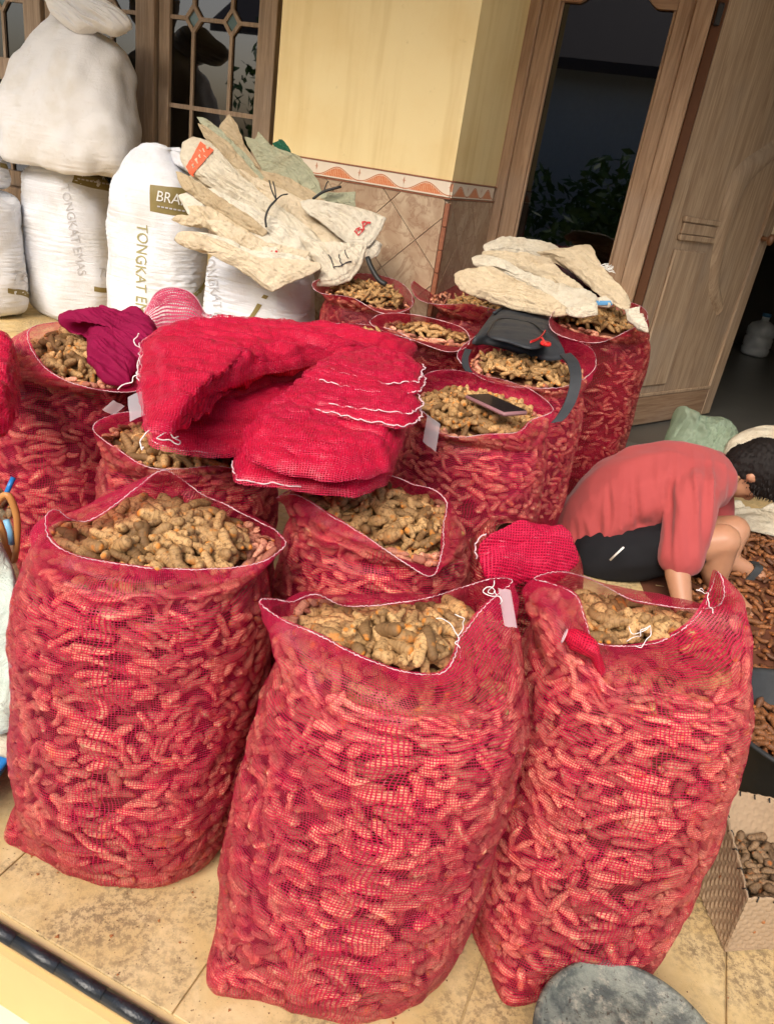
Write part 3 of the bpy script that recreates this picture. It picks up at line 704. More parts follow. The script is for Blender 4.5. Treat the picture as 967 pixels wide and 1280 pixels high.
# ------------------------------------------------------------------ turmeric fingers
def rhiz_batch(L, r, bend, tone, nr=8, ns=7, seed=0):
    """many fingers at once, each along local x, bent in y; returns V (M, nr*ns, 3), faces for one, along, tone"""
    M = len(L); rr = np.random.default_rng(seed)
    t = np.linspace(0, 1, nr)[None, :] * np.ones((M, 1))
    env = np.clip(1 - np.abs(2 * t - 1) ** 5, 0, 1) ** 0.55; env = np.maximum(env, 0.30)
    ph = rr.uniform(0, 6.28, (M, 1)); kk = rr.integers(3, 6, (M, 1))
    taper = 1 + (t - 0.5) * rr.uniform(-0.5, 0.1, (M, 1))
    rad = r[:, None] * env * taper * (1 + 0.05 * np.sin(2 * math.pi * kk * t + ph) + 0.09 * np.sin(2 * math.pi * 1.7 * t + ph * 2.1))
    x = (t - 0.5) * L[:, None]; y = bend[:, None] * L[:, None] * (1 - (2 * t - 1) ** 2) + 0.04 * L[:, None] * np.sin(6.28 * t + ph)
    dx = np.gradient(x, axis=1); dy = np.gradient(y, axis=1); ln = np.hypot(dx, dy); nx, ny = -dy / ln, dx / ln
    a = np.linspace(0, 2 * math.pi, ns, endpoint=False)
    lump = 1 + 0.10 * np.sin(a[None, None, :] * 2 + ph[:, :, None] * 3 + t[:, :, None] * 5)
    c, s = np.cos(a) * lump, np.sin(a) * lump
    V = np.stack([x[:, :, None] + rad[:, :, None] * c * nx[:, :, None], y[:, :, None] + rad[:, :, None] * c * ny[:, :, None], rad[:, :, None] * s], -1)
    F = gridF(ns, nr, False)
    F = []
    for i in range(nr - 1):
        for j in range(ns): F.append((i * ns + j, (i + 1) * ns + j, (i + 1) * ns + (j + 1) % ns, i * ns + (j + 1) % ns))
    # the blunt ends are closed by quads folded over the last ring
    for i0 in (0, (nr - 1) * ns):
        ring = [i0 + j for j in range(ns)]
        if i0 == 0: ring = ring[::1]
        else: ring = ring[::-1]
        k = 0
        q = ring[:]
        while len(q) >= 4:
            F.append((q[0], q[1], q[2], q[3])); q = [q[0]] + q[3:]
        if len(q) == 3: F.append((q[0], q[1], q[2], q[2]))
    F = np.array([f for f in F if len(set(f)) == 4]); F3_ = None
    along = np.repeat(t, ns, axis=1); tn = np.repeat(tone[:, None], nr * ns, axis=1)
    return V.reshape(M, nr * ns, 3), F, along, tn
class Heap:
    """gathers fingers of every sack into one mesh"""
    def __init__(s): s.V = []; s.F = []; s.a = []; s.t = []; s.n = 0
    def add(s, V, F, along, tone):
        M, k, _ = V.shape
        s.V.append(V.reshape(-1, 3)); s.F.append((F[None] + (np.arange(M) * k)[:, None, None] + s.n).reshape(-1, 4)); s.n += M * k
        s.a.append(along.ravel()); s.t.append(tone.ravel())
    def obj(s, name, m, **kw):
        return build(name, np.concatenate(s.V), np.concatenate(s.F), m, None, True, attrs={'along': np.concatenate(s.a), 'tone': np.concatenate(s.t)}, **kw)
HEAP_IN = Heap(); HEAP_TOP = Heap()

def axes_from(dirv, roll):
    """rotation matrices (M,3,3) whose first column is dirv"""
    d = dirv / np.linalg.norm(dirv, axis=1)[:, None]
    up = np.tile([0, 0, 1.0], (len(d), 1)); up[np.abs(d[:, 2]) > 0.95] = [1, 0, 0]
    b = np.cross(up, d); b /= np.linalg.norm(b, axis=1)[:, None]; c = np.cross(d, b)
    cs, sn_ = np.cos(roll)[:, None], np.sin(roll)[:, None]
    return np.stack([d, b * cs + c * sn_, -b * sn_ + c * cs], -1)

# a dozen finger shapes, some forked, shared by the fingers that are objects of their own
VARIANTS = []
def make_variants():
    for i in range(12):
        rr = np.random.default_rng(50 + i)
        V, F, al, tn = rhiz_batch(np.array([0.052]), np.array([0.0086 * rr.uniform(0.88, 1.12)]), np.array([rr.uniform(-0.14, 0.14)]), np.array([rr.random()]), 15, 10, 50 + i)
        Vs = [V[0]]; Fs = [F]; As = [al[0]]; Ts = [tn[0]]; n = len(V[0])
        for k in range(rr.integers(0, 3)):
            L = rr.uniform(0.016, 0.03); V2, F2, a2, t2 = rhiz_batch(np.array([L]), np.array([0.0068 * rr.uniform(0.8, 1.1)]), np.array([0.05]), np.array([rr.random()]), 8, 8, 80 + i + k)
            v = V2[0] + [L / 2 - 0.003, 0, 0]; an = rr.uniform(0.5, 1.2) * rr.choice([-1, 1]); ca, sa = math.cos(an), math.sin(an)
            v = np.stack([v[:, 0] * ca - v[:, 1] * sa, v[:, 0] * sa + v[:, 1] * ca, v[:, 2]], 1) + [rr.uniform(-0.012, 0.014), 0, rr.uniform(-.002, .002)]
            Vs.append(v); Fs.append(F2 + n); As.append(a2[0]); Ts.append(t2[0] * 0 + Ts[0][0]); n += len(v)
        VARIANTS.append((np.concatenate(Vs), np.concatenate(Fs), np.concatenate(As), np.concatenate(Ts)))
make_variants()
_vmesh = {}
def single_rhizomes(P, Rm, S, label, group, m=None):
    m = m or RHIZ
    for p, r, s in zip(P, Rm, S):
        k = int(rng.integers(0, len(VARIANTS)))
        if (k, m.name) not in _vmesh:
            V, F, a, t = VARIANTS[k]; o = build('turmeric_rhizome', V, F, m, None, True, attrs={'along': a, 'tone': t}, base=(0, 0, 0)); _vmesh[(k, m.name)] = o.data
        else:
            o = bpy.data.objects.new('turmeric_rhizome', _vmesh[(k, m.name)]); COL.objects.link(o)
        M = Matrix([[*(r[i] * s), p[i]] for i in range(3)] + [[0, 0, 0, 1]])
        o.matrix_world = M; ORG[o] = np.array(p); tag(o, label, 'turmeric rhizome', group)

def scatter_top(inside, zf, x0, x1, y0, y1, layers=3, lmin=0.036, lmax=0.06, rmin=0.0072, rmax=0.0098, gap=0.019, seed=0, tilt=0.45, tries=2600):
    """fingers heaped on a surface z = zf(x, y) where inside(x, y)"""
    rr = np.random.default_rng(seed); out = []
    for l in range(layers):
        acc = np.zeros((0, 2)); 
        for _ in range(tries):
            p = np.array([rr.uniform(x0, x1), rr.uniform(y0, y1)])
            if not inside(p[0], p[1]): continue
            if len(acc) and np.min(np.sum((acc - p) ** 2, 1)) < (gap * (1 + 0.2 * l)) ** 2: continue
            acc = np.vstack([acc, p])
        for p in acc:
            an = rr.uniform(0, 6.28); tl = rr.normal(0, tilt)
            out.append((p[0], p[1], zf(p[0], p[1]) - l * 0.013 + rr.uniform(-0.004, 0.006), an, tl, rr.uniform(lmin, lmax), rr.uniform(rmin, rmax), l))
    return np.array(out)
def heap_add(H, T, seed=0, nr=9, ns=7):
    if len(T) == 0: return
    rr = np.random.default_rng(seed); M = len(T)
    V, F, al, tn = rhiz_batch(T[:, 5], T[:, 6], rr.uniform(-0.13, 0.13, M), rr.random(M), nr, ns, seed)
    d = np.stack([np.cos(T[:, 3]) * np.cos(T[:, 4]), np.sin(T[:, 3]) * np.cos(T[:, 4]), np.sin(T[:, 4])], 1)
    Rm = axes_from(d, rr.uniform(0, 6.28, M))
    H.add(np.einsum('mij,mkj->mki', Rm, V) + T[:, None, :3], F, al, tn)

# ------------------------------------------------------------------ net sacks
def ring_surface(rings, nu, nv, rot=0.0, ears=(), lump=0.006, seed=0, power=2.4):
    """body of a filled sack: rings (z, cx, cy, rx, ry) from the floor up"""
    Rg = np.array(rings, float)
    t = np.linspace(0, 1, 200); tt = np.linspace(0, 1, len(Rg)); Q = spline(Rg, 200)
    prof = np.stack([(Q[:, 3] + Q[:, 4]) / 2, Q[:, 0]], 1); s = np.concatenate([[0], np.cumsum(np.linalg.norm(np.diff(prof, axis=0), axis=1))])
    sv = np.linspace(0, s[-1], nv); Q = np.stack([np.interp(sv, s, Q[:, k]) for k in range(5)], 1)
    th = np.linspace(0, 2 * math.pi, nu + 1) + math.pi / 2          # seam at the back
    c, sn_ = np.cos(th - rot), np.sin(th - rot); e = 2.0 / power
    ex, ey = np.sign(c) * np.abs(c) ** e, np.sign(sn_) * np.abs(sn_) ** e
    lx, ly = Q[:, 3:4] * ex, Q[:, 4:5] * ey
    for ang, amp, hz in ears:
        d = (th - R(ang) + math.pi) % (2 * math.pi) - math.pi
        w = amp * np.exp(-(d / 0.30) ** 2)[None] * np.exp(-(Q[:, 0:1] / hz) ** 2)
        lx = lx + w * np.cos(R(ang) - rot); ly = ly + w * np.sin(R(ang) - rot)
    X = Q[:, 1:2] + lx * math.cos(rot) - ly * math.sin(rot); Y = Q[:, 2:3] + lx * math.sin(rot) + ly * math.cos(rot)
    Z = np.repeat(Q[:, 0:1], nu + 1, 1)
    P = np.stack([X, Y, Z], -1)
    n = surf_normals(P)
    fade = np.clip(np.minimum(Z / 0.03, 1), 0, 1)
    P = P + n * (lump * sn(P, 9.0, seed, 2) * fade)[..., None]
    P[:, -1] = P[:, 0]
    return P, surf_normals(P), sv
def surf_normals(P):
    du = np.gradient(P, axis=1); du[:, 0] = du[:, -1] = P[:, 1] - P[:, -2]
    dv = np.gradient(P, axis=0); n = np.cross(du, dv); n /= np.linalg.norm(n, axis=-1)[..., None] + 1e-12
    return n
def samp(G, fu, fv):
    """bilinear sample of grid G[nv, nu+1, ...] at fractional column, row; columns wrap"""
    nv, nu1 = G.shape[:2]; nu = nu1 - 1; fu = np.mod(fu, nu); fv = np.clip(fv, 0, nv - 1.001)
    i = np.floor(fv).astype(int); j = np.floor(fu).astype(int); a = (fv - i)[..., None]; b = (fu - j)[..., None]
    G = G if G.ndim == 3 else G[..., None]
    return G[i, j] * (1 - a) * (1 - b) + G[i, j + 1] * (1 - a) * b + G[i + 1, j] * a * (1 - b) + G[i + 1, j + 1] * a * b
def blur(D, k):
    for _ in range(k):
        D = (np.roll(D, 1, 1) + 2 * D + np.roll(D, -1, 1)) / 4
        U = np.vstack([D[:1], D[:-1]]); L = np.vstack([D[1:], D[-1:]]); D = (U + 2 * D + L) / 4
    return D
def fill_side(P, Nn, sv, seed, n1=950, n2=500, a0=-2.4, a1=2.4, vmin=0.0, nr=9, ns=7, cut=0.97):
    """fingers lying against the inside of the net. Returns the drape of the net over them."""
    rr = np.random.default_rng(seed); nv, nu1 = P.shape[:2]; nu = nu1 - 1; Lv = sv[-1]
    circ = np.linalg.norm(np.diff(P, axis=1), axis=-1).sum(1); Rr = circ / (2 * math.pi); Rm = Rr.mean()
    acc = np.zeros((0, 2)); res = []
    # front of the sack is angle pi from the seam
    for layer, (n, tries) in enumerate(((n1, n1 * 7), (n2, n2 * 2))):
        acc = []; pts = np.zeros((0, 2))
        for _ in range(tries):
            if len(acc) >= n: break
            th = rr.uniform(a0, a1); s = rr.uniform(vmin, cut) * Lv
            L = rr.uniform(0.026, 0.060); r = rr.uniform(0.0054, 0.0090); ang = rr.normal(0, 0.6)
            ux, uy = th * Rm, s; q = np.array([[ux + k * L * math.cos(ang), uy + k * L * math.sin(ang)] for k in (-0.32, 0, 0.32)])
            if len(pts):
                d = ((pts[:, None] - q[None]) ** 2).sum(-1)
                if d.min() < (2 * r * 0.64) ** 2: continue
            pts = np.vstack([pts, q]); acc.append((th, s, L, r, ang, layer))
        res += acc
    T = np.array(res); M = len(T)
    V, F, al, tn = rhiz_batch(T[:, 2], T[:, 3], rr.uniform(-0.14, 0.14, M), rr.random(M), nr, ns, seed)
    ca, sa = np.cos(T[:, 4])[:, None], np.sin(T[:, 4])[:, None]
    # tilt in and out a little
    tl = rr.normal(0, 0.07, (M, 1)); x, y, h = V[..., 0], V[..., 1], V[..., 2]; h = h + x * tl
    roll = rr.uniform(-0.5, 0.5, (M, 1))
    A = x * ca - y * sa; B = x * sa + y * ca
    depth = -T[:, 3:4] - rr.uniform(0.0, 0.004, (M, 1)) - T[:, 5:6] * 0.012
    Rc = np.interp(T[:, 1], sv, Rr)[:, None]
    th = T[:, 0:1] + A / Rc; s = T[:, 1:2] + B; hh = depth + h
    fu = (th + math.pi) / (2 * math.pi) * nu; fv = s / Lv * (nv - 1)
    over = np.clip(s - Lv, 0, 1)[..., None]
    X = samp(P, fu, fv) + samp(Nn, fu, fv) * hh[..., None]
    X[..., 2] = np.maximum(X[..., 2], 0.004)
    HEAP_IN.add(X, F, al, tn)
    D = np.full((nv, nu), -0.010)
    jj = np.mod(np.round(fu).astype(int), nu); ii = np.clip(np.round(fv).astype(int), 0, nv - 1)
    np.maximum.at(D, (ii.ravel(), jj.ravel()), np.maximum(hh.ravel(), -0.010))
    E = D.copy()
    for sh in ((0, 1), (0, -1), (1, 0), (-1, 0)): E = np.maximum(E, np.roll(D, sh, (0, 1)) - 0.001)
    E = np.maximum(blur(E, 2), E - 0.0022); E = blur(E, 1)
    return np.concatenate([E, E[:, :1]], 1) + 0.0016

def net_sack(label, rings, rim, group='red net sacks of turmeric standing on the porch', rot=0.0, ears=(), seed=0, netm=None, near=True,
             topn=0, toplabel=None, topgroup=None, dome=0.035, fz=None, vmin=0.0, n1=900, n2=450, span=2.5, puff=0.012, tie=None, tagat=None, collar_w=0.6, nu=None, topscale=1.0):
    """rings: body; rim: closed loop (world points) of the hemmed mouth, starting anywhere, counter-clockwise from above"""
    netm = netm or NET
    nu = nu or (200 if near else 120); nv = 130 if near else 80
    P, Nn, sv = ring_surface(rings, nu, nv, rot, ears, seed=seed)
    base = np.array([rings[0][1], rings[0][2], 0.0])
    root = thing('net_sack', base, label, 'sack', group)
    # dark inner mass closing the view in; its colour stands in for gap shade
    core = P - Nn * 0.026; core[..., 2] = np.maximum(core[..., 2], 0.012)
    step = 4; cg = core[::step, ::step][:, :-1] if (nu % step == 0) else core[::step, ::step]
    nvv, nuu = cg.shape[:2]
    Vc = np.concatenate([cg.reshape(-1, 3), [cg[-1].mean(0) + [0, 0, 0.004], cg[0].mean(0)]])
    Fc = [tuple(f) for f in gridF(nuu, nvv, True)]
    tc = nuu * nvv; Fc += [((nvv - 1) * nuu + j, (nvv - 1) * nuu + (j + 1) % nuu, tc) for j in range(nuu)] + [((j + 1) % nuu, j, tc + 1) for j in range(nuu)]
    build('gap_shade_core', Vc, Fc, SOIL_GAP, root)
    # net body then collar up to the rim
    last = int(nv * 0.90); B0 = P[:last]
    rimL = resample(spline(rim, 600, True), nu, True)
    if np.sum(np.cross(rimL[:, :2] - rimL[:, :2].mean(0), np.roll(rimL[:, :2], -1, 0) - rimL[:, :2].mean(0))) < 0: rimL = rimL[::-1]
    top = B0[-1, :-1]
    best = min(range(0, nu, 2), key=lambda k: np.sum((np.roll(rimL, k, 0)[:, :2] - top[:, :2]) ** 2)); rimL = np.roll(rimL, best, 0)
    rimL = np.vstack([rimL, rimL[:1]])
    rows = []; nc = 18
    for i in range(1, nc + 1):
        f = i / nc; q = B0[-1] * (1 - f) + rimL * f
        outw = q - q[:-1].mean(0); outw[:, 2] = 0; outw /= np.linalg.norm(outw, axis=1)[:, None] + 1e-9
        w = math.sin(math.pi * f)
        q = q + outw * (puff * w * (1 + 0.5 * sn(q, 14, seed + 5)))[:, None] + np.array([0, 0, 1.0]) * (w * puff * 0.9)
        if i < nc: q = q + outw * (0.004 * sn(q, 45, seed + 9, 2) * f)[:, None]
        q[-1] = q[0]; rows.append(q)
    kf = int(nc * 0.62)
    C0 = np.concatenate([B0, np.array(rows[:kf])]); ml = np.concatenate([[0], np.cumsum(np.linalg.norm(np.diff(C0, axis=0), axis=-1).mean(1))])
    nvf = int(nv * 1.05); sf = np.linspace(0, ml[-1], nvf); ii = np.clip(np.searchsorted(ml, sf) - 1, 0, len(ml) - 2); ff = ((sf - ml[ii]) / (ml[ii + 1] - ml[ii]))[:, None, None]
    S0 = C0[ii] * (1 - ff) + C0[ii + 1] * ff; SN = surf_normals(S0)
    E = fill_side(S0, SN, sf, seed, n1=n1, n2=n2, a0=-span, a1=span, vmin=vmin, nr=10 if near else 6, ns=8 if near else 6, cut=0.945 if near else 0.90)
    fd_ = np.clip((nvf - 1 - np.arange(nvf)) / 8, 0, 1)[:, None]
    B = S0 + SN * (E * fd_)[..., None]; B[..., 2] = np.maximum(B[..., 2], 0.0025)
    G = np.concatenate([B, np.array(rows[kf:])], 0); nvt = G.shape[0]
    dv = np.linalg.norm(np.diff(G, axis=0), axis=-1).mean(1); v_ = np.concatenate([[0], np.cumsum(dv)])
    circ = np.linalg.norm(np.diff(P[nv // 2], axis=0), axis=-1).sum()
    UV = np.stack(np.broadcast_arrays(np.linspace(0, circ, nu + 1)[None, :], v_[:, None]), -1).reshape(-1, 2)
    dense = np.zeros((nvt, nu + 1)); dense[-8:] = 0.25; dense[-3:] = 0.6; 
    dense += 0.5 * np.clip(sn(G, 5, seed + 3), 0, 1) * 0.5; dense[:4] += 0.5
    net = build('net', G.reshape(-1, 3), gridF(nu + 1, nvt), netm, root, True, uv=UV, attrs={'dense': dense.ravel()})
    # hem stitched with white thread, slightly below the edge
    hem = rimL[:-1] * 0.55 + rows[-2][:-1] * 0.45
    hem = resample(hem, 300 if near else 160, True); out = hem - hem.mean(0); out[:, 2] = 0; out /= np.linalg.norm(out, axis=1)[:, None]
    hem = hem + out * 0.0008 + np.stack([0.0008 * np.sin(np.arange(len(hem)) * 1.9), 0.0008 * np.cos(np.arange(len(hem)) * 2.3), 0.0006 * np.sin(np.arange(len(hem)) * 2.9)], 1)
    v, f = tube(hem, (0.00085 if near else 0.0013) * (0.75 + 0.35 * sn(np.arange(len(hem))[:, None] * 0.5, 1.0, seed)), 5, True); build('hem_thread', v, f, THREAD, root)
    # fingers showing in the open mouth
    fr = P[int(nv * 0.965), :-1]; fc = fr.mean(0); frr = fr - fc; fa = np.arctan2(frr[:, 1], frr[:, 0]); fr_r = np.hypot(frr[:, 0], frr[:, 1]); o_ = np.argsort(fa); fa, fr_r, fzz = fa[o_], fr_r[o_], fr[o_, 2]
    def rr_(x, y):
        a = math.atan2(y - fc[1], x - fc[0]); return math.hypot(x - fc[0], y - fc[1]) / np.interp(a, fa, fr_r, period=2 * math.pi)
    rpo = rimL[:-1:3, :2]; rcn = rpo.mean(0)
    rpo = rpo + (rcn - rpo) / (np.linalg.norm(rcn - rpo, axis=1)[:, None] + 1e-6) * 0.012
    def in_poly(x, y):
        c = False; j = len(rpo) - 1
        for i in range(len(rpo)):
            if (rpo[i][1] > y) != (rpo[j][1] > y) and x < (rpo[j][0] - rpo[i][0]) * (y - rpo[i][1]) / (rpo[j][1] - rpo[i][1] + 1e-12) + rpo[i][0]: c = not c
            j = i
        return c
    inside = lambda x, y: rr_(x, y) < 0.98
    zf = lambda x, y: fc[2] - 0.002 + dome * (1 - min(1, rr_(x, y)) ** 2) + 0.007 * math.sin(x * 43 + seed) * math.cos(y * 51 + seed * 2)
    cr_ = np.array(rows)[:, :-1].reshape(-1, 3); cr_ = cr_[::2]
    zf0 = zf
    def zf(x, y):
        z = zf0(x, y)
        if in_poly(x, y): return z
        k = np.argmin((cr_[:, 0] - x) ** 2 + (cr_[:, 1] - y) ** 2); return min(z, cr_[k, 2] - 0.036)
    mr = fr_r.max()
    T = scatter_top(inside, zf, fc[0] - mr, fc[0] + mr, fc[1] - mr, fc[1] + mr, layers=3 if near else 2, seed=seed + 77, gap=0.0165, tries=2200 if near else 900, tilt=0.5, lmin=.032, lmax=.068)
    inn = np.array([in_poly(q[0], q[1]) for q in T]); T[~inn, 4] *= 0.3
    if topn:
        # the fingers nearest the camera inside the rim, highest first, become objects of their own
        rp = rimL[:-1, :2]
        def in_rim(p):
            x, y = p; c = False; j = len(rp) - 1
            for i in range(0, len(rp), 2):
                if (rp[i][1] > y) != (rp[j][1] > y) and x < (rp[j][0] - rp[i][0]) * (y - rp[i][1]) / (rp[j][1] - rp[i][1] + 1e-12) + rp[i][0]: c = not c
                j = i
            return c
        inr = np.array([in_rim(p[:2]) for p in T])
        idx = np.argsort(-(T[:, 2] + inr * 1.0 - T[:, 7] * 0.5)); pick = idx[:topn]; rest = idx[topn:]
        S = T[pick]; d = np.stack([np.cos(S[:, 3]) * np.cos(S[:, 4]), np.sin(S[:, 3]) * np.cos(S[:, 4]), np.sin(S[:, 4])], 1)
        single_rhizomes(S[:, :3] + [0, 0, 0.002], axes_from(d, rng.uniform(-0.6, 0.6, len(S))), S[:, 5] / 0.052 * topscale, toplabel, topgroup)
        T = T[rest]
    heap_add(HEAP_TOP, T, seed + 5, 9 if near else 6, 7 if near else 6)
    return root, rimL, G

def std_rings(cx, cy, r, H, dx=0.0, dy=0.0, ry=None, sh=1.0, neck=0.72):
    """round-shouldered filled sack; (dx, dy) shifts its base"""
    ry = ry or r; L = [(0.003, .80, 1.0), (0.02, .92, .9), (0.07, 1.0, .75), (0.18, 1.05, .5), (0.33, 1.03, .25), (H - 0.16, 1.0, .1), (H - 0.08, 0.96, 0), (H - 0.03, 0.86, 0), (H - 0.004, neck, 0), (H + 0.006, neck * 0.85, 0)]
    return [(z, cx + dx * k, cy + dy * k, r * s, ry * s) for z, s, k in L]
def px_loop(pts): return np.array([atz(*p) for p in pts])
def tag_strip(name, p, q, w, m, root, drop=(0, 0, 0)):
    """small plastic label sewn to a hem: p..q is its sewn edge, it hangs by w"""
    p, q = np.array(p), np.array(q); w = np.array(w); V = []; F = []
    for i in range(5):
        for j in range(4):
            a = i / 4; b = j / 3; V.append(p * (1 - b) + q * b + w * a + np.array(drop) * math.sin(a * 3) * 0.5 + np.array([0, -0.002 * math.sin(b * 6), 0]))
    for i in range(4):
        for j in range(3): F.append((i * 4 + j, i * 4 + j + 1, i * 4 + j + 5, i * 4 + j + 4))
    return build(name, V, F, m, root)
def m_film():
    m, nt, ns, lk, P = mat('clear_label_film'); uvp = pos(nt)
    d = N(nt, 'ShaderNodeBsdfPrincipled', {'Base Color': (0.85, 0.8, 0.84, 1), 'Roughness': 0.3})
    t = N(nt, 'ShaderNodeBsdfTransparent'); mx = N(nt, 'ShaderNodeMixShader', {0: 0.6, 1: t.outputs[0], 2: d.outputs[0]}); mx.inputs[0].default_value = 0.38
    lk.new(mx.outputs[0], ns['Material Output'].inputs[0]); return m
FILM = m_film()
def loose_thread(root, p, n=3, l=0.03, seed=0, name='loose_thread', spread=0.012, r=0.0007):
    rr = np.random.default_rng(seed)
    for i in range(n):
        pts = [np.array(p)]; d = rr.normal(size=3); d /= np.linalg.norm(d)
        for k in range(6):
            d = d + rr.normal(size=3) * 0.75 - np.array([0, 0, .15]); d /= np.linalg.norm(d); pts.append(pts[-1] + d * l / 5 * 1.2)
        pts = spline(pts, 26); v, f = tube(pts, r, 5); build(name, v, f, THREAD_W, root)

# --- the three sacks in front
rimA = px_loop([(60, 645, .685), (66, 672, .655), (88, 690, .635), (140, 702, .620), (220, 710, .615), (310, 706, .620), (354, 684, .635), (350, 668, .640), (322, 652, .645), (286, 634, .66), (252, 618, .675), (208, 588, .705), (172, 612, .69), (140, 636, .665), (112, 652, .650), (90, 648, .665), (72, 636, .685)])
net_sack('front left red net sack of turmeric, mouth wide open with a peaked left corner', std_rings(-0.378, 1.048, 0.205, 0.60, -0.005, -0.02, ry=0.195), rimA,
         ears=((208, 0.05, 0.06),), seed=11, topn=85, toplabel='tan knobbly turmeric finger in the open mouth of the front left net sack', topgroup='turmeric fingers in the mouth of the front left sack', n1=1400, n2=500)
rimB = px_loop([(326, 750, .665), (352, 772, .640), (400, 792, .625), (450, 818, .612), (500, 836, .606), (545, 840, .606), (563, 822, .615), (572, 795, .628), (592, 768, .648), (618, 742, .675), (638, 724, .70), (612, 722, .695), (575, 734, .675), (530, 749, .650), (480, 757, .638), (430, 758, .634), (398, 744, .645), (365, 752, .650), (345, 748, .66)])
rootB, rimLB, _ = net_sack('front middle red net sack of turmeric with a clear tag on its right corner', std_rings(0.055, 0.885, 0.205, 0.585, -0.03, -0.02, ry=0.19), rimB,
         ears=((222, 0.055, 0.09),), seed=23, topn=75, toplabel='tan knobbly turmeric finger in the open mouth of the front middle net sack', topgroup='turmeric fingers in the mouth of the front middle sack', n1=1400, n2=500, dome=0.045)
p0 = atz(622, 735, .685); tag_strip('clear_tag', p0, atz(638, 738, .69), atz(630, 782, .64) - p0, FILM, rootB); loose_thread(rootB, atz(572, 795, .63), 3, 0.03, 3); loose_thread(rootB, atz(618, 738, .69), 3, 0.03, 8)
rimC = px_loop([(668, 722, .70), (690, 728, .69), (720, 742, .665), (733, 775, .635), (742, 800, .62), (775, 806, .615), (815, 800, .615), (850, 783, .63), (872, 760, .66), (884, 735, .695), (892, 712, .735), (902, 735, .72), (894, 757, .68), (860, 762, .65), (820, 757, .64), (790, 752, .645), (760, 735, .67), (735, 722, .69), (700, 714, .71)])
rootC, rimLC, _ = net_sack('front right red net sack of turmeric with a gathered mouth and tall pointed corner', std_rings(0.425, 0.985, 0.188, 0.595, -0.005, -0.03, ry=0.185), rimC,
         ears=((245, 0.05, 0.09),), seed=37, topn=30, toplabel='turmeric finger showing in the small gathered mouth of the front right net sack', topgroup='turmeric fingers in the mouth of the front right sack', n1=1400, n2=500, puff=0.022)
loose_thread(rootC, atz(812, 782, .655), 3, 0.035, 5); loose_thread(rootC, atz(880, 742, .69), 2, 0.03, 15)
# a pinched fold of net standing out of the front of that sack
fp = spline([atz(705, 795, .645), atz(728, 806, .640), atz(742, 822, .622), atz(752, 842, .60)], 24)
v, f = tube(fp, np.interp(np.linspace(0, 1, 24), [0, .15, .5, 1], [0.010, 0.018, 0.015, 0.004]), 14)
lv = v.copy(); uvf = np.stack([np.tile(np.linspace(0, .08, 14), 24), np.repeat(np.linspace(0, .12, 24), 14)], 1)
build('pinched_fold', v + 0.002 * sn(v, 60, 3)[:, None], f, FOLDNET, rootC, uv=uvf)
hp = resample(v[:14], 40, True); v2, f2 = tube(hp, 0.0011, 5, True); build('hem_thread', v2, f2, THREAD, rootC)

# --- second row
rimD = px_loop([(345, 622, .66), (372, 618, .655), (410, 640, .635), (455, 668, .62), (500, 700, .605), (535, 720, .60), (548, 700, .605), (552, 660, .62), (556, 628, .645), (540, 612, .66), (515, 606, .67), (498, 598, .68), (470, 592, .67), (430, 596, .665), (385, 606, .665)])
rootD, _, _ = net_sack('red net sack with a slanting mouth just behind the front middle one', std_rings(-0.01, 1.29, 0.195, 0.60, 0, 0, ry=0.175), rimD, seed=41,
         topn=60, toplabel='turmeric finger in the slanting open mouth of the sack behind the front middle one', topgroup='turmeric fingers in the mouth of the sack behind the front middle one', n1=800, n2=350, vmin=0.3)
rimE = px_loop([(118, 538, .66), (150, 562, .64), (185, 583, .62), (220, 586, .615), (270, 582, .62), (320, 590, .63), (334, 575, .65), (310, 555, .655), (265, 535, .66), (215, 520, .665), (165, 515, .67), (130, 522, .67)])
rootE, _, _ = net_sack('red net sack behind the front left one, half covered by the red bundle', std_rings(-0.44, 1.475, 0.195, 0.60, ry=0.175), rimE, seed=43,
         topn=20, toplabel='turmeric finger in the sack under the long folded red bundle', topgroup='turmeric fingers in the sack under the long red bundle', n1=800, n2=350, vmin=0.3)
tag_strip('clear_tag', atz(142, 500, .69), atz(156, 508, .68), atz(128, 512, .66) - atz(142, 500, .69), FILM, rootE)
rimF = px_loop([(40, 410, .735), (42, 435, .71), (62, 462, .69), (95, 480, .68), (140, 489, .675), (172, 488, .675), (185, 470, .68), (185, 440, .69), (165, 415, .70), (120, 402, .71), (75, 402, .725)])
rootF, _, _ = net_sack('tall red net sack of turmeric at the left with a magenta cloth over its mouth', std_rings(-0.835, 1.80, 0.205, 0.655), rimF, seed=47, near=True, n1=850, n2=350, nu=160,
         topn=20, toplabel='turmeric finger beside the magenta cloth in the tall left sack', topgroup='turmeric fingers in the tall left sack')
rimG = px_loop([(512, 500, .70), (530, 515, .685), (548, 540, .665), (575, 546, .655), (610, 542, .655), (645, 540, .66), (662, 525, .675), (690, 512, .69), (668, 490, .70), (640, 478, .705), (600, 468, .71), (560, 462, .715), (528, 470, .71)])
rootG, _, _ = net_sack('red net sack of turmeric with a mobile phone lying in its mouth', std_rings(0.20, 1.90, 0.205, 0.645), rimG, seed=53, near=True, n1=850, n2=350, nu=160,
         topn=10, toplabel='turmeric finger beside the mobile phone in its sack', topgroup='turmeric fingers around the mobile phone')
tag_strip('clear_tag', atz(534, 518, .69), atz(550, 530, .685), atz(528, 552, .65) - atz(534, 518, .69), FILM, rootG)
rimH = px_loop([(572, 440, .70), (585, 462, .685), (615, 478, .675), (660, 485, .67), (710, 482, .675), (742, 460, .69), (738, 435, .70), (700, 418, .70), (650, 410, .705), (605, 415, .705)])
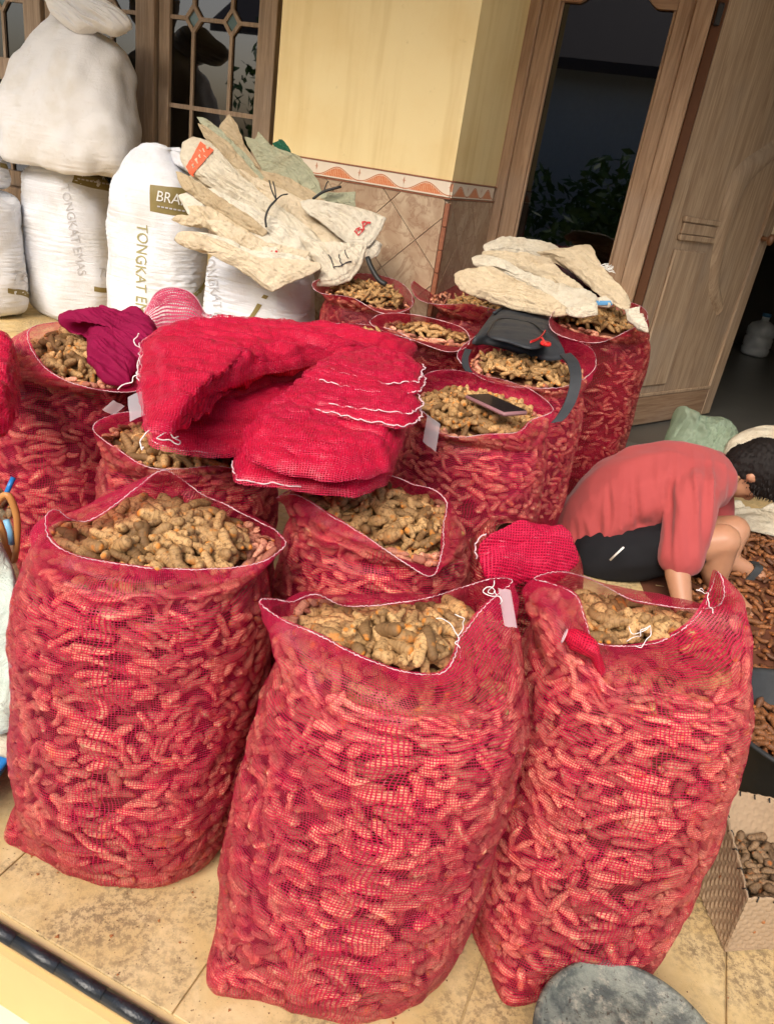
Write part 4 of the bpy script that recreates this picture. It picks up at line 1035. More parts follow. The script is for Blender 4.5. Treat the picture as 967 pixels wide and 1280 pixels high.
net_sack('red net sack of turmeric with a black backpack lying on it', std_rings(0.385, 2.45, 0.215, 0.66), rimH, seed=59, near=False, n1=600, n2=200, vmin=0.3)
rimI = px_loop([(690, 392, .80), (688, 412, .775), (715, 425, .765), (750, 428, .76), (785, 412, .775), (808, 398, .79), (800, 382, .80), (760, 372, .805), (715, 375, .805)])
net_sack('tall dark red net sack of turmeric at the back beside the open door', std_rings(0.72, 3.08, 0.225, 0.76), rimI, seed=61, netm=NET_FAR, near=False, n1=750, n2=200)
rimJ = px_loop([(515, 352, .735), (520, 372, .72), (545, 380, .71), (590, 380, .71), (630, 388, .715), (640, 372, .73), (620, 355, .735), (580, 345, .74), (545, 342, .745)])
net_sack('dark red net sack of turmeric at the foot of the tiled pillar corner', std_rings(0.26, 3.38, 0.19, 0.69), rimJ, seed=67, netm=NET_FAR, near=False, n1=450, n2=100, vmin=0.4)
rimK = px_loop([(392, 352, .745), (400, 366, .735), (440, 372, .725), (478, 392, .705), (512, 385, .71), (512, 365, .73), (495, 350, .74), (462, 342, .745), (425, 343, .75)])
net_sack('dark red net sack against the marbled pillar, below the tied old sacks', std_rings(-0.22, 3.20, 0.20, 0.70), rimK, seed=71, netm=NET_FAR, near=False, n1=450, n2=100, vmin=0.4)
rimL_ = px_loop([(385, 412, .715), (392, 428, .70), (430, 440, .69), (480, 440, .69), (508, 440, .70), (512, 425, .71), (490, 412, .715), (450, 405, .72), (415, 405, .72)])
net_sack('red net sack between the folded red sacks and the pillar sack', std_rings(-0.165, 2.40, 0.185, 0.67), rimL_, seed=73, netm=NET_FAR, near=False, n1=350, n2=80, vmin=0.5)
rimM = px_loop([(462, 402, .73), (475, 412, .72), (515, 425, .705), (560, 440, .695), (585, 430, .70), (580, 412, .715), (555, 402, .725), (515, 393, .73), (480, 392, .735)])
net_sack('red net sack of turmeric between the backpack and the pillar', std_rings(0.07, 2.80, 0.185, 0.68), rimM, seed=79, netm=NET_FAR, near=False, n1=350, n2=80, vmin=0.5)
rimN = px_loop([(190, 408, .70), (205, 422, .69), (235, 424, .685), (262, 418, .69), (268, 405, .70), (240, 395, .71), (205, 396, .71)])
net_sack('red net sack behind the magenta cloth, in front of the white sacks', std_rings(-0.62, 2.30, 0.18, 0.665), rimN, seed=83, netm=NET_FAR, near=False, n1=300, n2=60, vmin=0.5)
# ------------------------------------------------------------------ printing on cloth
def project(P):
    Q = np.asarray(P, float) - np.array([0, 0, CAM_H]); z = Q @ F3; a = (Q @ R3) / z * FPX; b = -(Q @ U3) / z * FPX
    return np.stack([PW / 2 + a * rt[0] + b * dn[0], PH / 2 + a * rt[1] + b * dn[1]], -1)
class Surf:
    """a grid surface that print can be laid on"""
    def __init__(s, P, wrap, off=0.002, sgn=1.0, direct=False):
        s.direct = direct; s.P = P; s.wrap = wrap; s.off = off
        du = np.gradient(P, axis=1); dv = np.gradient(P, axis=0); n = np.cross(du, dv); n /= np.linalg.norm(n, axis=-1)[..., None] + 1e-9
        s.N = n * sgn; s.px = project(P); v = P - np.array([0, 0, CAM_H]); s.face = (s.N * v).sum(-1) < 0
    def find(s, x, y):
        d = (s.px[..., 0] - x) ** 2 + (s.px[..., 1] - y) ** 2 + np.where(s.face, 0, 1e6); i, j = np.unravel_index(np.argmin(d), d.shape)
        # refine with the local pixel gradient
        i = min(max(i, 1), s.P.shape[0] - 2); j = min(max(j, 1), s.P.shape[1] - 2)
        J = np.stack([(s.px[i, j + 1] - s.px[i, j - 1]) / 2, (s.px[i + 1, j] - s.px[i - 1, j]) / 2], 1)
        try: q = np.linalg.solve(J, np.array([x, y]) - s.px[i, j])
        except Exception: q = np.zeros(2)
        q = np.clip(q, -1.5, 1.5); return np.array([j + q[0], i + q[1]])
    def atpx(s, pts, off=None):
        pts = np.asarray(pts, float); out = []
        for x, y in pts.reshape(-1, 2): out.append(s.at(s.find(x, y), off))
        return np.array(out).reshape(pts.shape[:-1] + (3,))
    def at(s, uv, off=None):
        uv = np.asarray(uv); j = np.clip(uv[..., 0], 0, s.P.shape[1] - 1.001); i = np.clip(uv[..., 1], 0, s.P.shape[0] - 1.001)
        a, b = np.floor(i).astype(int), np.floor(j).astype(int); f, g = (i - a)[..., None], (j - b)[..., None]
        def sm(G): return G[a, b] * (1 - f) * (1 - g) + G[a, b + 1] * (1 - f) * g + G[a + 1, b] * f * (1 - g) + G[a + 1, b + 1] * f * g
        return sm(s.P) + sm(s.N) * (s.off if off is None else off)
    def patch(s, name, quad, m, root, n=10, off=None):
        """four pixel corners"""
        if s.direct:
            a = np.linspace(0, 1, n)[:, None, None]; b = np.linspace(0, 1, n)[None, :, None]; c = np.array(quad, float)
            return build(name, s.atpx((c[0] * (1 - b) + c[1] * b) * (1 - a) + (c[3] * (1 - b) + c[2] * b) * a, off).reshape(-1, 3), gridF(n, n), m, root)
        c = np.array([s.find(*q) for q in quad]); a = np.linspace(0, 1, n)[:, None, None]; b = np.linspace(0, 1, n)[None, :, None]
        uv = (c[0] * (1 - b) + c[1] * b) * (1 - a) + (c[3] * (1 - b) + c[2] * b) * a
        return build(name, s.at(uv, off).reshape(-1, 3), gridF(n, n), m, root)
    def text(s, string, p0, p1, m, root, height=None, shear=0.0, name='printed_text', off=0.0035, squash=1.0):
        """baseline from pixel p0 to p1; letters stand to the left of that direction in the picture"""
        cu = bpy.data.curves.new('t', 'FONT'); cu.body = string; cu.resolution_u = 3; cu.shear = shear; to = bpy.data.objects.new('t', cu); COL.objects.link(to)
        bpy.context.view_layer.update(); me = bpy.data.meshes.new_from_object(to); bm = bmesh.new(); bm.from_mesh(me)
        bmesh.ops.triangulate(bm, faces=bm.faces[:])
        xs = [v.co.x for v in bm.verts]; X0, X1 = min(xs), max(xs)
        for k in range(1, 40):
            x = X0 + (X1 - X0) * k / 40; bmesh.ops.bisect_plane(bm, geom=bm.verts[:] + bm.edges[:] + bm.faces[:], plane_co=(x, 0, 0), plane_no=(1, 0, 0))
        V = np.array([v.co[:2] for v in bm.verts]); F = [tuple(v.index for v in f.verts) for f in bm.faces]
        bm.verts.index_update(); F = [tuple(v.index for v in f.verts) for f in bm.faces]; bm.free()
        bpy.data.objects.remove(to); bpy.data.meshes.remove(me); bpy.data.curves.remove(cu)
        p0, p1 = np.array(p0, float), np.array(p1, float); d = p1 - p0; L = np.linalg.norm(d); e = d / L; up = np.array([e[1], -e[0]])
        h = height or L * 0.7 / max(X1 - X0, 0.1)
        V[:, 0] = (V[:, 0] - X0) / (X1 - X0); V[:, 1] = V[:, 1] / 0.7
        if s.direct: return build(name, s.atpx(p0 + e * L * V[:, :1] + up * h * V[:, 1:], off), F, m, root, False)
        # corners of the text box, found on the surface
        c = np.array([s.find(*(p0 + e * L * a + up * h * b)) for b in (0, 1) for a in (0, 0.5, 1)]).reshape(2, 3, 2)
        x = V[:, :1]; y = V[:, 1:]
        def q(r): return r[0] * (2 * (x - .5) * (x - 1)) + r[1] * (4 * x * (1 - x)) + r[2] * (2 * x * (x - .5))
        uv = q(c[0]) * (1 - y) + q(c[1]) * y
        W3 = s.at(uv, off)
        return build(name, W3, F, m, root, False)

# ------------------------------------------------------------------ white woven sacks
def woven_sack(label, rings, seed, m=None, rot=WA, group='white woven sacks stacked by the window', lump=0.012, ears=(), power=2.7, name='woven_sack', creases=1.0):
    m = m or SACK; nu, nv = 140, 190
    P, Nn, sv = ring_surface(rings, nu, nv, rot, ears, lump=lump, seed=seed, power=power)
    q = P * np.array([5, 5, 150.0]); wgt = np.clip(.6 + .8 * sn(P, 5, seed + 8), .1, 1.3)
    P = P + Nn * (0.0036 * creases * wgt * (1.25 - .7 * np.clip((P[..., 2] - rings[0][0]) / .9, 0, 1)) * (1 - 2 * np.abs(sn(q + 3.0 * sn(P, 7, seed + 4)[..., None], 1.0, seed + 1, 2))))[..., None]
    P = P + Nn * (0.009 * sn(P * np.array([1, 1, .35]), 13.0, seed + 2, 2) * creases ** 0.5)[..., None]
    P[:, -1] = P[:, 0]; base = np.array([rings[0][1], rings[0][2], rings[0][0]])
    root = thing(name, base, label, 'sack', group)
    circ = 2 * (max(r[3] for r in rings) + max(r[4] for r in rings)) * 1.6
    UV = np.stack(np.broadcast_arrays(np.linspace(0, circ, nu + 1)[None, :], sv[:, None]), -1).reshape(-1, 2)
    V = np.concatenate([P.reshape(-1, 3), [P[0].mean(0)], [P[-1].mean(0)]]); UV = np.vstack([UV, [0, 0], [0, 0]])
    F = [tuple(f) for f in gridF(nu + 1, nv)]; k = nv * (nu + 1)
    F += [(j + 1, j, k) for j in range(nu)] + [((nv - 1) * (nu + 1) + j, (nv - 1) * (nu + 1) + j + 1, k + 1) for j in range(nu)]
    build('sack_body', V, F, m, root, uv=UV)
    return root, Surf(P, True)
def pil_rings(cx, cy, rx, ry, z0, H, dx=0, dy=0, top=((.97, .70, .8), (1.0, .45, .5), (1.01, .05, .1))):
    L = [(0, .60, .75, 1), (.03, .86, .92, .97), (.10, 1.0, 1.0, .9), (.30, 1.05, 1.06, .7), (.60, 1.02, 1.04, .4), (.82, .98, 1.0, .18), (.92, .93, .95, .08)]
    out = [(z0 + H * t, cx + dx * (1 - k), cy + dy * (1 - k), rx * a, ry * b) for t, a, b, k in L]
    return out + [(z0 + H * t, cx + dx, cy + dy, rx * a, ry * b) for t, a, b in top]
GW = 'white woven sacks stacked by the window'
c1 = aty(82, 400, 4.78)
r1, s1 = woven_sack('tall white sack with faint grey lettering, standing under the big blank sack', pil_rings(-2.22, 4.80, 0.285, 0.19, 0.0, 0.93, dx=-0.03), 3)
s1.patch('brand_block', [(90, 196), (144, 204), (143, 238), (90, 228)], OLIVE, r1)
s1.text('BRAN', (95, 217), (137, 225), PRINT_WHITE, r1, 15, off=0.006); [s1.patch('small_print', [(97 + 5 * k, 223 + .9 * k), (100.5 + 5 * k, 223.6 + .9 * k), (100.5 + 5 * k, 225.4 + .9 * k), (97 + 5 * k, 224.8 + .9 * k)], PRINT_GREY, r1, 3, off=0.006) for k in range(8)]
s1.text('TONGKAT EMAS', (76, 232), (98, 345), PRINT_GREY, r1, 11)
s1.text('TO', (122, 346), (139, 349), PRINT_GREY, r1, 12); s1.patch('gold_bar', [(118, 358), (136, 360), (136, 366), (118, 364)], OLIVE, r1)
r2, s2 = woven_sack('white sack with olive lettering and a gathered folded-over top, left of the tied old sacks',
    [(z, x - 0.02, y, a, b) for z, x, y, a, b in pil_rings(-1.40, 4.05, 0.255, 0.18, 0.0, 1.0, top=())] + [(0.98, -1.42, 4.05, .20, .13), (1.05, -1.44, 4.05, .14, .09), (1.10, -1.42, 4.03, .10, .07), (1.115, -1.36, 4.01, .085, .06), (1.085, -1.29, 3.98, .07, .05), (1.04, -1.25, 3.96, .06, .05), (1.02, -1.24, 3.95, .01, .01)], 5)
s2.patch('brand_block', [(188, 231), (240, 236), (238, 272), (188, 264)], OLIVE, r2)
s2.text('BRAN', (196, 251), (236, 258), PRINT_WHITE, r2, 13, off=0.006); [s2.patch('small_print', [(197 + 5 * k, 257 + .9 * k), (200.5 + 5 * k, 257.6 + .9 * k), (200.5 + 5 * k, 259.4 + .9 * k), (197 + 5 * k, 258.8 + .9 * k)], PRINT_GREY, r2, 3, off=0.006) for k in range(8)]
s2.text('TONGKAT EMAS', (172, 281), (169, 412), PRINT_OLIVE, r2, 13, shear=0.2)
s2.patch('gold_stripe', [(258, 344), (262, 347), (232, 378), (228, 374)], PRINT_OLIVE, r2)
r3, s3 = woven_sack('white sack with a diagonal dashed gold stripe under the tied bundle of old sacks', pil_rings(-0.72, 3.40, 0.262, 0.155, 0.0, 0.77), 9)
s3.text('TONGKAT EMAS', (266, 318), (266, 422), PRINT_GREY, r3, 11)
s3.text('TONGKAT', (296, 416), (384, 423), PRINT_GREY, r3, 12)
for a in ((352, 342, 338, 362), (333, 369, 330, 373), (325, 380, 308, 404)):
    s3.patch('stripe_dash', [(a[0] - 3, a[1] - 1), (a[0] + 3, a[1] + 1), (a[2] + 3, a[3] + 1), (a[2] - 3, a[3] - 1)], OLIVE, r3, 5)
r4, s4 = woven_sack('white sack cut by the left edge of the view, lowest at the far left', pil_rings(-2.70, 4.60, 0.25, 0.19, 0.0, 0.72), 13)
s4.text('TO', (16, 350), (38, 355), PRINT_GREY, r4, 13); s4.patch('gold_bar', [(10, 352 + 8), (40, 358 + 8), (40, 364 + 8), (10, 358 + 8)], OLIVE, r4)
r5, s5 = woven_sack('white sack lying on the far left one, under the big blank sack', pil_rings(-2.84, 4.66, 0.30, 0.20, 0.73, 0.22), 17)
s5.patch('gold_bar', [(0, 203), (10, 206), (10, 212), (0, 209)], OLIVE, r5)
r6, s6 = woven_sack('white sack with black stripes peeping out left of the big blank sack', pil_rings(-2.86, 4.85, 0.24, 0.16, 0.95, 0.36, top=((.97, .6, .7), (1.02, .3, .4), (1.03, .03, .05))), 19)
for k in range(4): s6.patch('black_stripe', [(0, 146 + 5 * k), (9, 142 + 5 * k), (9, 144 + 5 * k), (0, 148 + 5 * k)], PRINT_BLACK, r6, 4)
# the big blank sack on top, leaning back, its neck twisted and flopped over
bx, by = -2.17, 4.66
rb, sb = woven_sack('big blank off-white sack with a twisted neck, lying on top of the other sacks',
    [(z, x, y, a, b) for z, x, y, a, b in [(0.90, bx - .02, by, .42, .19), (0.925, bx - .02, by, .46, .21), (0.99, bx, by, .48, .23), (1.12, bx + .01, by, .475, .235), (1.30, bx + .03, by + .01, .41, .215), (1.45, bx + .05, by + .02, .345, .19), (1.55, bx + .06, by + .03, .285, .16), (1.61, bx + .05, by + .03, .20, .12), (1.65, bx + .03, by + .03, .12, .08), (1.69, bx + .01, by + .03, .09, .065), (1.75, bx, by + .03, .125, .07), (1.83, bx - .01, by + .03, .17, .06), (1.90, bx - .01, by + .03, .20, .035), (1.92, bx - .01, by + .03, .19, .008)]],
    23, SACK_BLANK, ears=(), lump=0.02, creases=0.35)

# CLOTHDEF
def pillow(name, loop, htop, hbot, m, parent=None, seed=0, nrm=(0, 0, 1), fold=None, famp=0.006, p=3.0, n=96, rows=18, centre=None, hem=None, base=None, ffreq=26.0, base_fine=0.0015, sharp=0.0, jag=0.0, ridged=True, layers=1, crumple=0.0):
    """cloth with its own thickness inside a closed loop of world points; fold = direction the creases run in"""
    L = resample(spline(loop, 400, True), n, True)
    if sharp:
        L2 = resample(loop, n, True); L2 = 0.25 * np.roll(L2, 1, 0) + 0.5 * L2 + 0.25 * np.roll(L2, -1, 0); k0 = int(np.argmin(np.sum((L2 - L[0]) ** 2, 1))); L = L * (1 - sharp) + resample(np.roll(L2, -k0, 0), n, True) * sharp
    if jag: L = L + jag * np.stack([sn(L, 38, seed + 31, 3), sn(L, 38, seed + 32, 3), 0.5 * sn(L, 38, seed + 33, 3)], 1)
    c = np.mean(L, 0) if centre is None else np.array(centre); nv_ = np.array(nrm, float); nv_ /= np.linalg.norm(nv_)
    fd = np.array(fold if fold is not None else (1, 0.3, 0), float); fd /= np.linalg.norm(fd); sd = np.cross(nv_, fd)
    f = np.linspace(0, 1, rows) ** 0.8
    def side(h, sg):
        G = c + (L - c)[None] * f[:, None, None]
        prof = (1 - f[:, None] ** p) ** 0.5
        if layers > 1:
            st = 0
            for k_ in range(layers):
                e_ = 1.0 - 0.085 * k_ * (1 + .5 * sn(L[None], 11, seed + 40 + k_)) if k_ else np.full((1, n), 2.0)
                st = st + np.clip((e_ - f[:, None]) / 0.022, 0, 1)
            prof = prof * (0.35 + 0.65 * st / layers)
        wp = sn(G, 9, seed + 17)
        a = (G @ sd) + .018 * wp; b = (G @ fd)
        cr = sn(np.stack([a * ffreq, b * ffreq * 0.10, b * 0], -1), 1.0, seed, 3); cr = (1 - 2 * np.abs(cr)) if ridged else cr
        fine = sn(G, 60, seed + 3, 2)
        dsp = (h + famp * cr + base_fine * fine + (crumple * (1 - 2 * np.abs(sn(G, 26, seed + 50, 3))) if crumple else 0)) * prof
        return G + nv_ * (sg * dsp)[..., None]
    T = side(htop, 1.0); B = side(hbot, -1.0)[:-1]
    G = np.concatenate([B, T[::-1]]); nn = len(G)
    u = np.concatenate([G @ (fd), ]); v = G @ sd
    UV = np.stack([G @ fd, G @ sd + G @ nv_ * 0.7], -1).reshape(-1, 2)
    F = gridF(n, nn, True)
    org = base
    o = build(name, G.reshape(-1, 3), F, m, parent, True, uv=UV, base=org if parent is None else None)
    if hem is not None:
        i0, i1 = hem; idx = np.arange(int(i0 * n), int(i1 * n)) % n; q = L[idx] + nv_ * 0.004 + (L[idx] - c) / (np.linalg.norm(L[idx] - c, axis=1)[:, None]) * 0.006
        if len(q) > 3:
            q = q + 0.0015 * np.stack([np.sin(np.arange(len(q)) * 1.3), np.cos(np.arange(len(q)) * 1.7), np.sin(np.arange(len(q)) * .9)], 1)
            vv, ff = tube(spline(q, len(q) * 2), 0.0013, 5); build('hem_thread', vv, ff, THREAD, o)
    sf_ = Surf(T[:, list(range(n)) + [0]], True, 0.004, 1.0, True)
    if (sf_.N.reshape(-1, 3) @ nv_).mean() < 0: sf_ = Surf(T[:, list(range(n)) + [0]], True, 0.004, -1.0, True)
    return o, sf_
pillow('twisted_neck', np.array([aty(*q) for q in ((58, -4, 4.55), (62, 14, 4.55), (78, 30, 4.52), (98, 42, 4.50), (122, 38, 4.48), (146, 44, 4.46), (166, 33, 4.46), (158, 18, 4.48), (138, 4, 4.5), (118, -14, 4.52), (86, -18, 4.55))]), .05, .05, SACK_BLANK, rb, 29, nrm=(0, -.9, .4), fold=(.8, 0, -.5), famp=.016, ffreq=55, p=4, sharp=.4, n=150, rows=30)
def Lz(pts, z): return np.array([atz(q[0], q[1], q[2] if len(q) > 2 else z) for q in pts])

GR = 'folded empty red net sacks lying on the full ones'
def red_fold(label, loop, htop, hbot, seed, fold, famp=0.008, m=None, hem=None, p=7.0, **kw):
    o, s = pillow('folded_net_sack', loop, htop, hbot, m or FOLDNET, None, seed, fold=fold, famp=famp, hem=hem, p=p, sharp=.6, jag=.004, rows=60, n=210, ffreq=48, ridged=False, layers=3, crumple=.004, **kw)
    # a loose, see-through outer layer that stands off the folds and frays past their edge
    T = s.P; c = T[0].mean(0); n_ = s.N; fr = np.linspace(0, 1, T.shape[0])[:, None, None]
    Q = T + n_ * 0.0015 + n_ * (0.0028 * (1 + sn(T, 22, seed + 7, 3)))[..., None] + (T - c) * (0.012 * fr ** 6 * (1 + sn(T[-1][None], 30, seed + 8, 2))[..., None])
    Q[-1, :, 2] -= .004; k = Q.shape[1]
    build('loose_layer', Q.reshape(-1, 3), gridF(k, Q.shape[0]), NET_LOOSE, o, uv=np.stack([Q @ np.array([1, .2, 0]), Q @ np.array([-.2, 1, .9])], -1).reshape(-1, 2), attrs={'dense': np.full(Q.shape[0] * k, .25)})
    return tag(o, label, 'net sack', GR), s
NET_LOOSE = m_net('loose_red_net', (0.68, 0.012, 0.075), cell=0.0044, cover=0.30, trans=0.4)
# long bundle (left) and the bundle in front of it
b1, _ = red_fold('bottom layer of the long folded red net bundle, its edge over turmeric', Lz([(184, 470), (186, 530), (196, 556), (250, 566), (300, 566), (345, 548), (420, 505), (500, 472), (470, 430), (380, 420), (280, 425), (215, 440)], .69), .046, .012, 101, (1, .35, 0), hem=(0.05, .2))
b2, _ = red_fold('middle layer of the long folded red net bundle', Lz([(180, 448), (182, 500), (192, 528), (225, 525), (280, 500), (370, 475), (470, 458), (505, 440), (430, 418), (330, 410), (240, 415), (195, 428)], .735), .038, .02, 103, (1, .2, 0), hem=(0.0, .12))
b3, _ = red_fold('top layer of the long folded red net bundle, tagged at its left end', Lz([(180, 432), (176, 470), (186, 535), (212, 538), (250, 495), (320, 468), (400, 452), (500, 445), (518, 432), (440, 422), (340, 412), (250, 408), (200, 418)], .785), .034, .020, 107, (1, .1, 0), hem=(0.9, 1.12), m=FOLDNET, famp=.012)
tagp = atz(160, 495, .77); tag_strip('clear_tag', atz(192, 488, .76), atz(196, 518, .745), atz(160, 497, .75) - atz(192, 488, .76), FILM, b3, (0, 0, .01))
for i, (x, y, z) in enumerate(((190, 452, .78), (178, 466, .77), (190, 536, .74), (196, 548, .72), (178, 440, .78))): loose_thread(b3, atz(x, y, z), 2, 0.045, 60 + i, r=.0013)
f1, _ = red_fold('thick bottom fold of the front folded red net bundle', Lz([(296, 578), (300, 600), (330, 606), (400, 614), (440, 618), (480, 602), (500, 560), (498, 530), (440, 520), (360, 520), (312, 548)], .705), .036, .02, 111, (1, .1, 0), famp=.010, hem=(0.0, .15))
f2, _ = red_fold('rounded middle fold of the front folded red net bundle', Lz([(308, 545), (316, 572), (360, 590), (430, 598), (486, 585), (502, 548), (500, 515), (450, 505), (380, 500), (330, 515)], .745), .034, .02, 113, (1, .0, 0), famp=.009)
layers = [
    ('lowest of the thin flaps on the front red bundle', [(336, 512), (345, 528), (380, 532), (430, 530), (452, 520), (440, 500), (400, 494), (360, 498)], .775, (.35, .6)),
    ('flap with a white hem on the front red bundle, second from below', [(352, 496), (390, 512), (440, 524), (500, 534), (526, 522), (505, 485), (440, 475), (385, 482)], .787, (.1, .45)),
    ('middle flap with a curled edge on the front red bundle', [(360, 488), (400, 505), (450, 512), (510, 518), (524, 505), (495, 470), (440, 462), (395, 470)], .797, (.12, .5)),
    ('upper flap with a long white hem on the front red bundle', [(380, 470), (420, 482), (470, 492), (520, 490), (528, 474), (500, 452), (450, 447), (405, 456)], .808, (.05, .5)),
    ('topmost smooth flap of the front red bundle', [(400, 458), (430, 468), (480, 480), (520, 478), (526, 460), (505, 445), (460, 440), (425, 446)], .818, (.05, .5))]
for i, (lb, pts, z, hm) in enumerate(layers): red_fold(lb, Lz(pts, z), .011, .006, 120 + i, (1, .05, 0), famp=.005, hem=hm, m=FOLDNET if i % 2 else FOLDNET2)
# far-left folded red net and the flap behind the right front sack
red_fold('red folded net cut by the left edge, lying over dark turmeric', Lz([(-60, 450), (-55, 530), (-20, 545), (12, 530), (22, 500), (20, 455), (8, 432), (-30, 430)], .70), .05, .035, 131, (1, .4, 0), famp=.012)
rq = thing('net_sack', (0.335, 1.38, 0), 'half-filled red net sack folded shut, behind the front right one', 'sack', 'red net sacks of turmeric standing on the porch')
Pq, Nq, svq = ring_surface(std_rings(0.29, 1.34, 0.125, 0.58), 120, 80, seed=91); Eq = fill_side(Pq, Nq, svq, 91, 350, 100, -2.2, 2.2, 0.3, 7, 6)
G = Pq + Nq * Eq[..., None]; UVq = np.stack(np.broadcast_arrays(np.linspace(0, .95, 121)[None, :], svq[:, None]), -1).reshape(-1, 2)
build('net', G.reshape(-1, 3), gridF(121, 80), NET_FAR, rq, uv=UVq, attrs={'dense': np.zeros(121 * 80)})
build('gap_shade_core', (Pq - Nq * .02).reshape(-1, 3), gridF(121, 80), SOIL_GAP, rq)  # dark core, coloured as the shade between the fingers
pillow('folded_top', Lz([(598, 700, .66), (600, 678, .69), (625, 668, .70), (660, 664, .70), (700, 668, .70), (720, 684, .69), (722, 700, .67), (700, 716, .65), (650, 724, .64), (610, 722, .645)], .67), .026, .03, FOLDNET2, rq, 133, fold=(1, .2, 0), famp=.008, hem=(0, .12), sharp=.5, jag=.004, rows=50, n=160, layers=3, crumple=.006, p=5)
# pink net collar rising behind the magenta cloth
pk = thing('net_collar', atz(215, 412, .69), 'pale pink net flap standing up in front of the printed white sacks', 'net sack')
lp = []
for y_, z_ in ((0, .69), (1, .76), (2, .80), (3, .79), (4, .75)):
    lp.append([atz(165 + 92 * t + (4 - y_) * 2, 414 - 3 * math.sin(t * 3), .69) + np.array([0.01 * math.sin(t * 9 + y_), 0.03 * y_ - 0.02, (z_ - .69) * (0.35 + 0.65 * math.sin(math.pi * min(1, t * 1.05 + .02)))]) for t in np.linspace(0, 1, 30)])
lp = np.array(lp); build('net', lp.reshape(-1, 3), gridF(30, 5), NET_PINK, pk, uv=np.stack(np.meshgrid(np.linspace(0, .28, 30), np.linspace(0, .16, 5)), -1).reshape(-1, 2), attrs={'dense': np.full(150, .3)})
v, f = tube(lp[2], .0016, 5); build('hem_thread', v, f, THREAD, pk)

# magenta cloth
mc, _ = pillow('magenta_cloth', Lz([(68, 402, .74), (85, 395, .75), (130, 388, .76), (180, 392, .755), (196, 410, .74), (192, 440, .715), (172, 468, .68), (160, 484, .665), (138, 482, .67), (118, 462, .685), (108, 440, .70), (112, 420, .715), (90, 412, .73)], .72), .03, .008, MAGENTA, None, 141, nrm=(0, -.35, 1), fold=(.9, -.6, 0), famp=.010, ffreq=90, base_fine=.003, p=5, sharp=.5, jag=.008, n=180, rows=40)
tag(mc, 'crumpled magenta cloth spread over the mouth of the tall left sack', 'cloth')

# ------------------------------------------------------------------ old sacks tied in a bundle
def Ly(pts, k=3.223, o=(200, 120), Y0=3.30, slope=-0.0016): return np.array([aty(o[0] + x / k, o[1] + y / k, Y0 + slope * ((o[1] + y / k) - 260)) for x, y in pts])
GO = 'old woven sacks tied in a bundle'; NV = (0.0, -.78, .62)
def old(label, pts, Y0, m, th=.005, fold=(1, 0, -.75), seed=0, famp=.0055, group=GO, **kw):
    o, s = pillow('old_sack', Ly(pts, Y0=Y0), th, th * .6, m, None, seed, nrm=NV, fold=fold, famp=famp, ffreq=75, p=7.0, sharp=.85, jag=.005, n=200, rows=60, layers=3, crumple=.0055, **kw); tag(o, label, 'sack', group); return o, s
old('dark green scrap of netting behind the tied old sacks', [(452, 190), (490, 175), (520, 205), (530, 240), (480, 235)], 3.50, m_plain('dark_green_net', (0.01, 0.10, 0.05), .7), .01, seed=150)
old('big grey-green old sack fanned out at the back of the tied bundle', [(335, 165), (380, 175), (395, 140), (450, 200), (560, 240), (620, 310), (655, 390), (560, 425), (470, 405), (400, 280)], 3.46, OLDG, seed=151)
old('pointed grey-tan old sack standing highest in the tied bundle', [(232, 135), (275, 72), (312, 120), (352, 215), (440, 340), (460, 400), (380, 320), (280, 220)], 3.42, OLDT, seed=152)
old('thin green old sack with a frayed tip in the tied bundle', [(148, 82), (185, 90), (250, 140), (350, 240), (440, 350), (475, 392), (440, 405), (320, 290), (190, 150)], 3.40, OLDG, .008, seed=153)
old('tan old sack leaning along the white one in the tied bundle', [(150, 108), (190, 125), (270, 180), (350, 275), (465, 400), (445, 440), (330, 340), (230, 230), (180, 170)], 3.37, OLDT, .010, seed=154)
oa, sa = old('white old sack with an orange-red printed end, rolled in the middle of the tied bundle', [(80, 240), (95, 185), (135, 163), (200, 185), (330, 325), (460, 430), (560, 500), (660, 590), (640, 660), (560, 600), (430, 520), (290, 430), (170, 350), (100, 290)], 3.32, OLDW, .020, seed=155, famp=.009)
sa.patch('orange_band', [(200 + 108 / 3.223, 120 + 285 / 3.223), (200 + 165 / 3.223, 120 + 185 / 3.223), (200 + 216 / 3.223, 120 + 222 / 3.223), (200 + 128 / 3.223, 120 + 325 / 3.223)], PRINT_ORANGE, oa, off=.005)
[sa.patch('small_print', [(243 + 4 * k, 211 - 6 * k), (241 + 4 * k, 206 - 6 * k), (243.2 + 4 * k, 205 - 6 * k), (245.2 + 4 * k, 210 - 6 * k)], OLD, oa, 4, off=.009) for k in range(5)]
old('wide cream old sack filling the middle of the bundle behind the white roll', [(110, 330), (220, 240), (400, 330), (600, 430), (800, 540), (760, 640), (560, 640), (330, 570), (150, 450)], 3.36, OLD, .010, seed=165)
old('wrinkled white old sack between the white roll and the lower folds', [(70, 400), (200, 370), (380, 450), (560, 540), (680, 620), (640, 680), (480, 650), (300, 560), (120, 480)], 3.29, OLDW, .009, seed=166)
old('creased tan old sack spread between the two ties', [(400, 300), (520, 330), (640, 400), (700, 450), (680, 540), (560, 500), (450, 420)], 3.39, OLDT, .009, seed=167)
old('green end of an old sack beyond the tie of the bundle', [(600, 400), (640, 395), (785, 385), (785, 445), (700, 440), (640, 430)], 3.40, OLDG, .010, seed=156, fold=(1, 0, 0))
oi_, si = old('old sack flap with a red BA print pointing right from the tied bundle', [(560, 425), (600, 415), (700, 430), (820, 455), (912, 490), (880, 560), (840, 610), (760, 600), (660, 520), (590, 470)], 3.30, OLDW, .012, seed=157)
si.text('BA', (200 + 800 / 3.223, 120 + 565 / 3.223), (200 + 850 / 3.223, 120 + 512 / 3.223), PRINT_RED, oi_, 9, off=.006)
